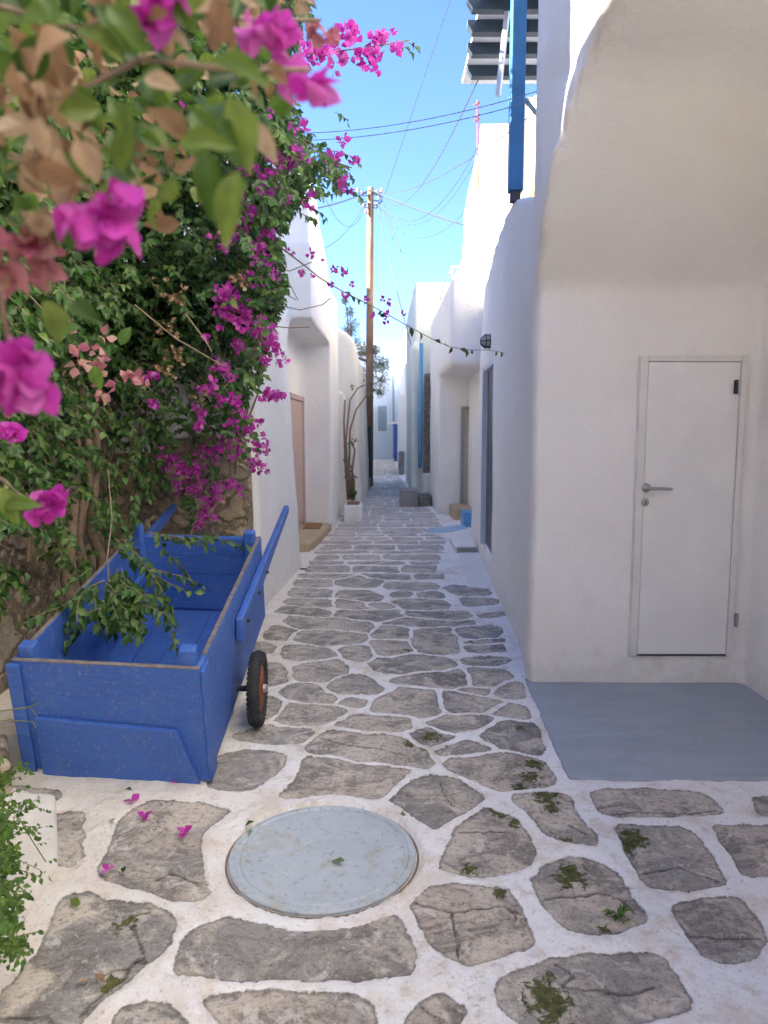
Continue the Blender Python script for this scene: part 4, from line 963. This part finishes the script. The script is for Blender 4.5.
# ---- near spray, close to the lens
ns = empty('bougainvillea_spray', at(40, 60, .7), 'out of focus bougainvillea spray hanging closest at top left', 'plant')
Ln = Leaves(); Ldn = Leaves(); Ls = MB(); cl = Leaves()
Lo = Leaves()
for k in range(620):
    x, y_ = random.uniform(-30, 270), random.uniform(-40, 225)
    if x+y_*.9 > 340 and random.random() < .85: continue
    dd = random.uniform(.55, 1.5)
    (Ln if random.random() < .68 else Ldn).add(at(x, y_, dd), rv(1)+Vector((.3, 0, -.5)), Vector((.1, -1, .4))+rv(.6), random.uniform(.022, .040), random.uniform(.45, .7), random.random(), random.uniform(0, .5))
for (x, y_, dd, s, dx, dz, w) in ((205,150,.50,.045,.1,-1,.45),(228,95,.50,.05,.45,-1,.4),(238,170,.50,.05,-.25,-1,.4),(178,145,.52,.04,.9,.1,.45),(215,60,.52,.04,1,-.3,.45),(190,110,.55,.04,.6,-.7,.45),(75,30,.6,.04,1,-.3,.5),(20,20,.6,.04,1,.2,.5),(110,100,.65,.04,.6,-1,.5),(130,130,.65,.04,-.4,-1,.5),(45,300,.6,.035,.4,-1,.6),(68,305,.65,.03,.8,-.3,.6),(150,60,.6,.035,.2,-1,.5),(95,5,.6,.04,.6,-.6,.5),(0,487,1.1,.06,.5,-.9,.5),(5,505,1.1,.05,.8,.1,.5),(50,335,1.5,.06,.8,.4,.6),(95,365,1.8,.06,.1,-1,.6),(120,345,1.8,.05,.4,.7,.6),(107,5,.55,.04,.8,-.8,.5)):
    Ln.add(at(x, y_, dd), Vector((dx, random.uniform(-.2, .2), dz)), Vector((.2, -1, .5))+rv(.2), s, w, random.uniform(.2, 1), .35)
for k in range(34):
    x, y_ = random.gauss(32, 26), random.gauss(115, 38)
    Ldn.add(at(x, y_, random.uniform(.52, .66)), Vector((random.uniform(-.4, .9), random.uniform(-.3, .3), random.uniform(-1, 0))), Vector((.2, -1, .4))+rv(.6), random.uniform(.020, .034), .65, random.random(), random.uniform(.1, .6))
for k in range(44):
    Ldn.add(at(random.gauss(235, 28), random.gauss(6, 14), random.uniform(.75, .95)), rv(1), Vector((0, -1, .2))+rv(.6), .024, .8, random.uniform(.3, 1), .4)
part('leaves', Ln.mesh(True), 'leaf_near', ns); part('dry_foliage', Ldn.mesh(True), 'dry', ns)
def big_flower(x, y_, dd, n, size, mat='bract', face=Vector((.1, -.8, -.6)), spread=.45):
    L = Leaves(); c = at(x, y_, dd)
    for k in range(n):
        d = face+rv(spread); d.normalize()
        p = c+rv(size*.30); a = d.orthogonal().normalized(); b_ = d.cross(a); ph = random.random()*6
        for j in range(3):
            t = ph+j*2.094+random.uniform(-.3, .3); o_ = a*math.cos(t)+b_*math.sin(t)
            L.add(p, d*.9+o_*random.uniform(.4, .75), d*-.45+o_*.6, size*random.uniform(.75, 1.1), random.uniform(.75, .95), random.random(), random.uniform(-.2, .3))
    part('blossom', L.mesh(True), mat, ns)
big_flower(98, 210, .56, 7, .033, face=Vector((.25, -.5, -.9)))
big_flower(14, 382, .60, 8, .034, face=Vector((.2, -.7, -.6)))
big_flower(30, 248, .66, 6, .028, 'bract_pink', Vector((.6, -.6, -.5)))
big_flower(0, 255, .62, 5, .03, 'bract_pink')
big_flower(262, 45, .62, 6, .026, face=Vector((.5, -.7, -.3)))
big_flower(300, 82, .66, 6, .026, face=Vector((.6, -.7, -.5)))
big_flower(165, 8, .58, 5, .027)
big_flower(42, 507, 1.2, 6, .035, face=Vector((.5, -.7, .1)))
big_flower(10, 432, 1.4, 4, .035); big_flower(325, 28, .95, 3, .024, 'bract_pink')
for seg in (((-30,200,.6),(0,290,.58),(8,340,.6)), ((-20,60,.6),(60,100,.62),(140,60,.6),(240,70,.55),(310,70,.64)), ((-20,0,.62),(80,30,.62),(160,0,.6)), ((-20,140,.6),(40,170,.6),(90,190,.57)), ((-10,470,1.1),(20,495,1.15),(45,505,1.2)), ((200,-30,.8),(240,20,.8),(320,20,.94))):
    Ls.tube([at(*q_) for q_ in seg], .0022, 6)
part('stems', Ls.mesh(), 'stem', ns)
# ------------------------------------------------------------------ bush bottom left
bs = empty('herb_bush', (-1.5, 2.55, .03), 'small leafy green bush spilling over plinth at bottom left', 'bush')
Lb = Leaves(); sb_ = MB()
base_p = gr(-40, 900, .05)
for k in range(170):
    tx, ty = random.gauss(-4, 13), random.uniform(770, 940)
    if ty > 900: tx = min(tx, 20)
    dd = gr(0, min(ty+70, 960)).y*1.05-.12+random.uniform(-.15, .1)
    p = at(tx-6, ty, dd)
    if p.z < .06: p.z = .08
    shoot(p, Vector((.6, -.3, random.uniform(-.5, .7)))+rv(.4), random.randint(7, 13), random.uniform(.05, .12), Lb, .019, None, .4, srad=.0011, stem=sb_)
for pts in (((20,820),(35,845),(46,862)), ((18,885),(38,905),(50,925)), ((10,835),(28,832),(42,827)), ((5,905),(20,903),(26,904))):
    q_ = [at(x, y_, 2.35+i*.01) for i, (x, y_) in enumerate(pts)]; sb_.tube(q_, .0018, 5)
    for p in q_[-2:]: shoot(p, Vector((.5, 0, .2)), 4, .03, Lb, .014, None, .3, stem=None)
part('foliage', Lb.mesh(), 'leaf_bush', bs); part('stems', sb_.mesh(), 'green_stem', bs)
tw = empty('dry_twigs', at(0, 715, 2.7), 'thin pale dry twigs poking across front left corner of cart', 'twigs')
part('twigs', MB().tube([at(-30, 712, 2.8), at(0, 711, 2.8), at(30, 707, 2.8), at(38, 703, 2.78)], .003, 5).tube([at(-30, 724, 2.8), at(10, 720, 2.8), at(33, 722, 2.79), at(36, 728, 2.78)], .0026, 5).tube([at(30, 707, 2.8), at(37, 716, 2.8)], .0022, 5).mesh(), 'green_stem', tw)
# ------------------------------------------------------------------ vine in the planter
vn = empty('climbing_vine', (-.5, 12.1, .28), 'nearly bare climbing vine rising from white planter', 'plant')
V = MB(); Lv = Leaves()
for seg in (((350,500),(347,470),(346,440),(350,400),(358,388),(365,385)), ((352,500),(349,470),(350,430),(356,410),(366,396),(375,391)), ((353,500),(352,470),(355,450),(350,440)), ((348,500),(345,460),(344,420),(345,400)), ((354,500),(354,480),(351,465))):
    V.tube([at(x, y_, 12.15-.02*i) for i, (x, y_) in enumerate(seg)], [.022-.003*i for i in range(len(seg))], 6)
for (x, y_) in ((353,385),(362,384),(350,442),(354,441),(349,455),(352,470),(354,480),(350,490),(353,497),(346,475),(355,440),(375,390),(372,387),(346,460),(370,393)):
    for k in range(5): Lv.add(at(x+random.gauss(0, 1.5), y_+random.gauss(0, 2), 12.1), rv(1), rv(1), .06, .5, random.random())
for (x, y_) in ((351,495),(354,492),(352,488)):
    for k in range(8): Lv.add(at(x+random.gauss(0, 1.5), y_+random.gauss(0, 3), 12.1), rv(1), rv(1), .06, .5, random.random())
part('stems', V.mesh(), 'stem', vn, True); part('leaves', Lv.mesh(), 'leaf', vn)
# ------------------------------------------------------------------ tree behind left walls
tr = empty('tree', (-1.1, 20.5, 0), 'grey green feathery tree rising behind rounded walls beside pole', 'tree')
tk = MB().tube([(-1.1, 20.5, 2.5), (-1.05, 20.5, 3.1), (-.95, 20.6, 3.4), (-.9, 20.5, 3.7), (-.95, 20.5, 3.9)], [.06, .05, .04, .02, .01], 7)
Lt = Leaves()
for (cx, cy, dd, rr) in ((347,335,20.5,10),(352,325,20.5,8),(358,345,20.5,10),(375,365,20.3,11),(381,380,20.2,8),(345,345,20.5,8),(368,352,20.4,9),(383,365,20.2,7),(380,392,20.2,5),(350,312,20.5,5),(345,300,20.6,4),(374,350,20.3,6)):
    c = at(cx, cy, dd); tk.tube([Vector((-.97, 20.5, 3.5)), Vector((-.97, 20.5, 3.5)).lerp(c, .6)+rv(.05), c], [.03, .018, .008], 5)
    for k in range(int(rr*34)):
        dv = rv(.5); p = c+dv*(rr/F*dd)
        Lt.add(p, rv(1)+Vector((0, 0, -.4)), rv(1), random.uniform(.05, .09), .3, random.random(), .2)
part('trunk', tk.mesh(), 'stem', tr, True); part('crown', Lt.mesh(), 'leaf_tree', tr)
# ------------------------------------------------------------------ utility pole and cables
PD = 19.0
pb = at(369, 488, PD); pt = at(370.5, 188, PD)
up = empty('utility_pole', (pb.x, pb.y, 0), 'tall brown wooden utility pole on left side of alley', 'utility pole')
part('pole', MB().tube([(pb.x, pb.y, -.05), Vector((pb.x, pb.y, 0)).lerp(pt, .5), pt], [.105, .095, .08], 14).mesh(), 'pole', up, True)
ins = MB(); hw = MB()
for k, (dx, yy) in enumerate(((-8, 193), (-10, 199), (-6, 205), (7, 192), (9, 198), (7, 205), (-12, 190), (12, 190), (-4, 211))):
    p = at(370+dx, yy, PD-.1); ins.lathe([(.02, -.05), (.045, -.03), (.03, 0), (.045, .03), (.02, .05)], p, (0, 0, 1), 8)
    hw.tube([at(370, yy+2, PD), p+Vector((0, 0, -.08)), p], .012, 5)
for s in (-1, 1):
    hw.tube([at(370+s*(3+9*math.sin(t)), 192+14*t/3, PD-.12)+Vector((0, .05*math.cos(t*3), 0)) for t in np.linspace(0, 3.1, 12)], .014, 5)
part('insulators', ins.mesh(), 'concrete', up, True); part('brackets', hw.mesh(), 'dark_metal', up)
def cable(a, b_, sag, rad, label, n=18, seg3=None):
    A, B = at(*a), at(*b_); pts = []
    for t in np.linspace(0, 1, n):
        p = A.lerp(B, t); p.z -= sag*4*t*(1-t); pts.append(p)
    me = MB().tube(pts, rad*.7, 5).mesh(); me.transform(Matrix.Translation(-A))
    o = link('overhead_cable', me, 'cable_pale' if 'pale parallel' in label else 'cable'); o.location = A; tag(o, label, 'cable', 'overhead cables')
T_ = (370, 190, PD)
cable((452, -6, 14), (385, 194, PD-.5), -.0, .011, 'steep dark cable running from top of photo down towards pole head')
cable((240, 132, 5.3), (560, 84, 4.4), .10, .0040, 'upper of two pale parallel cables crossing in front of blue post')
cable((240, 139, 5.3), (560, 92, 4.4), .10, .0040, 'lower of two pale parallel cables crossing in front of blue post')
cable(T_, (560, 92, 6.5), .35, .010, 'cable rising from pole head to the right behind blue post')
cable(T_, (475, 228, 15.3), .05, .024, 'thick black cable dropping right from pole head to cream house')
cable(T_, (250, 216, 9.), .12, .018, 'dark cable leaving pole head leftwards to arched house')
cable((382, 196, PD), (480, 76, 6.7), .6, .008, 'thin sagging cable from pole toward left corner of canopy')
cable((378, 200, PD), (487, 128, 13.5), 1.0, .009, 'deeply sagging cable from pole to antenna mast')
cable((378, 202, PD), (477, 158, 15.), .9, .007, 'thin low sagging cable between pole and upper cream house')
cable((377, 204, PD), (474, 200, 15.5), .8, .007, 'lowest sagging cable between pole and cream house')
cable((376, 200, PD), (411, 345, 16.), .1, .012, 'steep service cable from pole down to blue pipe')
cable((380, 200, PD), (412, 284, 15.6), .12, .009, 'service cable from pole down to corner of pale green house')
cable((382, 200, PD), (413, 280, 15.6), .05, .009, 'right hand service cable from pole to top of pale green house')
cable((326, 200, 12.), (366, 203, PD), .5, .007, 'short slack cable between arched house and pole head')
cable((322, 250, 12.), (364, 205, PD), .15, .007, 'cable climbing from arched house parapet up to pole head')
# ------------------------------------------------------------------ small fallen things
def petal(x, y_, s, label, mat='bract', z=.008, n=3):
    p = gr(x, y_, .0); L = Leaves(); c = Vector((0, 0, z+.006))
    ph = random.random()*6
    for k in range(n):
        t = ph+k*2.1; L.add(c, Vector((math.cos(t), math.sin(t), random.uniform(0, .5))), Vector((0, 0, 1))+rv(.2), s*1.55, .8 if n > 1 else .6, random.random(), random.uniform(-.3, .2))
    o = link('fallen_bract' if n > 1 else 'fallen_leaf', L.mesh(), mat); o.location = p
    tag(o, label, 'petal' if n > 1 else 'leaf', 'fallen magenta bracts on the paving' if n > 1 else 'fallen leaves on the paving')
petal(132, 804, .026, 'largest fallen magenta bract, on upper left rim of stone before cart')
petal(145, 820, .022, 'fallen magenta bract on the stone below the largest one')
petal(184, 836, .024, 'fallen magenta bract at middle of big stone left of manhole')
petal(107, 874, .020, 'fallen magenta bract at lower left tip of big stone left of manhole')
petal(176, 784, .024, 'fallen magenta bract against bottom front edge of cart')
petal(257, 730, .018, 'fallen magenta bract beside tyre of cart')
petal(511, 623, .018, 'fallen magenta bract at right side of alley far from cart')
petal(30, 946, .05, 'bright green fallen leaf on white mortar at bottom left', 'leaf_near', .004, 1)
petal(80, 908, .03, 'green fallen leaf lying on top end of cracked bottom left stone', 'leaf_near', .004, 1)
petal(111, 822, .025, 'dark green fallen leaf on mortar left of fallen bracts', 'leaf', .004, 1)
petal(125, 791, .025, 'dark green fallen leaf near front edge of cart', 'leaf', .004, 1)
petal(123, 875, .022, 'narrow green leaf fallen at lower edge of big stone', 'leaf', .004, 1)
petal(332, 863, .035, 'olive leaf lying at middle of manhole cover', 'leaf_tree', .003, 1)
petal(245, 828, .025, 'green leaf lying on upper left rim of manhole cover', 'leaf', .003, 1)
petal(248, 838, .018, 'smaller leaf just inside left rim of manhole cover', 'leaf_tree', .003, 1)
petal(105, 985, .024, 'brown dry leaf caught in cracks of bottom left stone', 'dry', .004, 1)
petal(88, 983, .022, 'rust brown dry leaf on bottom left stone', 'dry', .004, 1)
petal(15, 948, .018, 'small brown dry leaf beside bright green leaf', 'dry', .004, 1)
petal(148, 780, .022, 'orange brown dry leaf under cart front board', 'dry', .004, 1)
for (x, y_, s, lab, cnt_) in ((619, 917, .035, 'small bright green weed sprouting from crack in right hand stone', 16), (403, 816, .016, 'tiny weed at right rim of manhole cover', 8), (303, 570, .03, 'clump of yellow green weeds at foot of left white wall', 26)):
    g = gr(x, y_); w = empty('weed', g, lab, 'weed'); L = Leaves()
    for k in range(cnt_):
        a_ = random.random()*6.28; L.add(g+Vector((random.gauss(0, s*.3), random.gauss(0, s*.3), .004)), Vector((math.cos(a_), math.sin(a_), random.uniform(.4, 1.6))), Vector((0, 0, 1))+rv(.3), s*random.uniform(.6, 1.1), .5, random.random(), .5)
    part('leaves', L.mesh(), 'leaf_bush', w)
# ------------------------------------------------------------------ light
wd = bpy.data.worlds.new('World'); scn.world = wd; wd.use_nodes = True
nt = wd.node_tree; bgd = nt.nodes['Background']; sk = nt.nodes.new('ShaderNodeTexSky'); sk.sky_type = 'NISHITA'; sk.sun_disc = False
EL, AZ = R(31), math.atan2(-1, -.01)
sk.sun_elevation = EL; sk.sun_rotation = AZ; sk.air_density = 1.0; sk.dust_density = .0; sk.ozone_density = 5.0; sk.altitude = 600
tn = nt.nodes.new('ShaderNodeMix'); tn.data_type = 'RGBA'; tn.blend_type = 'MULTIPLY'; tn.inputs[0].default_value = 1; tn.inputs[7].default_value = (.78, .81, 1.0, 1)
nt.links.new(sk.outputs[0], tn.inputs[6]); nt.links.new(tn.outputs[2], bgd.inputs[0]); bgd.inputs[1].default_value = .060
sl = bpy.data.lights.new('sun', 'SUN'); sl.energy = 5.0; sl.angle = R(.53); sl.color = (1, .93, .82)
so = bpy.data.objects.new('sun', sl); COL.objects.link(so)
sd_ = Vector((math.sin(AZ)*math.cos(EL), math.cos(AZ)*math.cos(EL), math.sin(EL)))
so.rotation_euler = sd_.to_track_quat('Z', 'Y').to_euler(); so.location = (-10, -5, 12)
scn.render.engine = 'CYCLES'
scn.view_settings.view_transform = 'Standard'; scn.view_settings.look = 'None'; scn.view_settings.gamma = 1
scn.view_settings.exposure = 3.08
scn.cycles.max_bounces = 12; scn.cycles.diffuse_bounces = 9
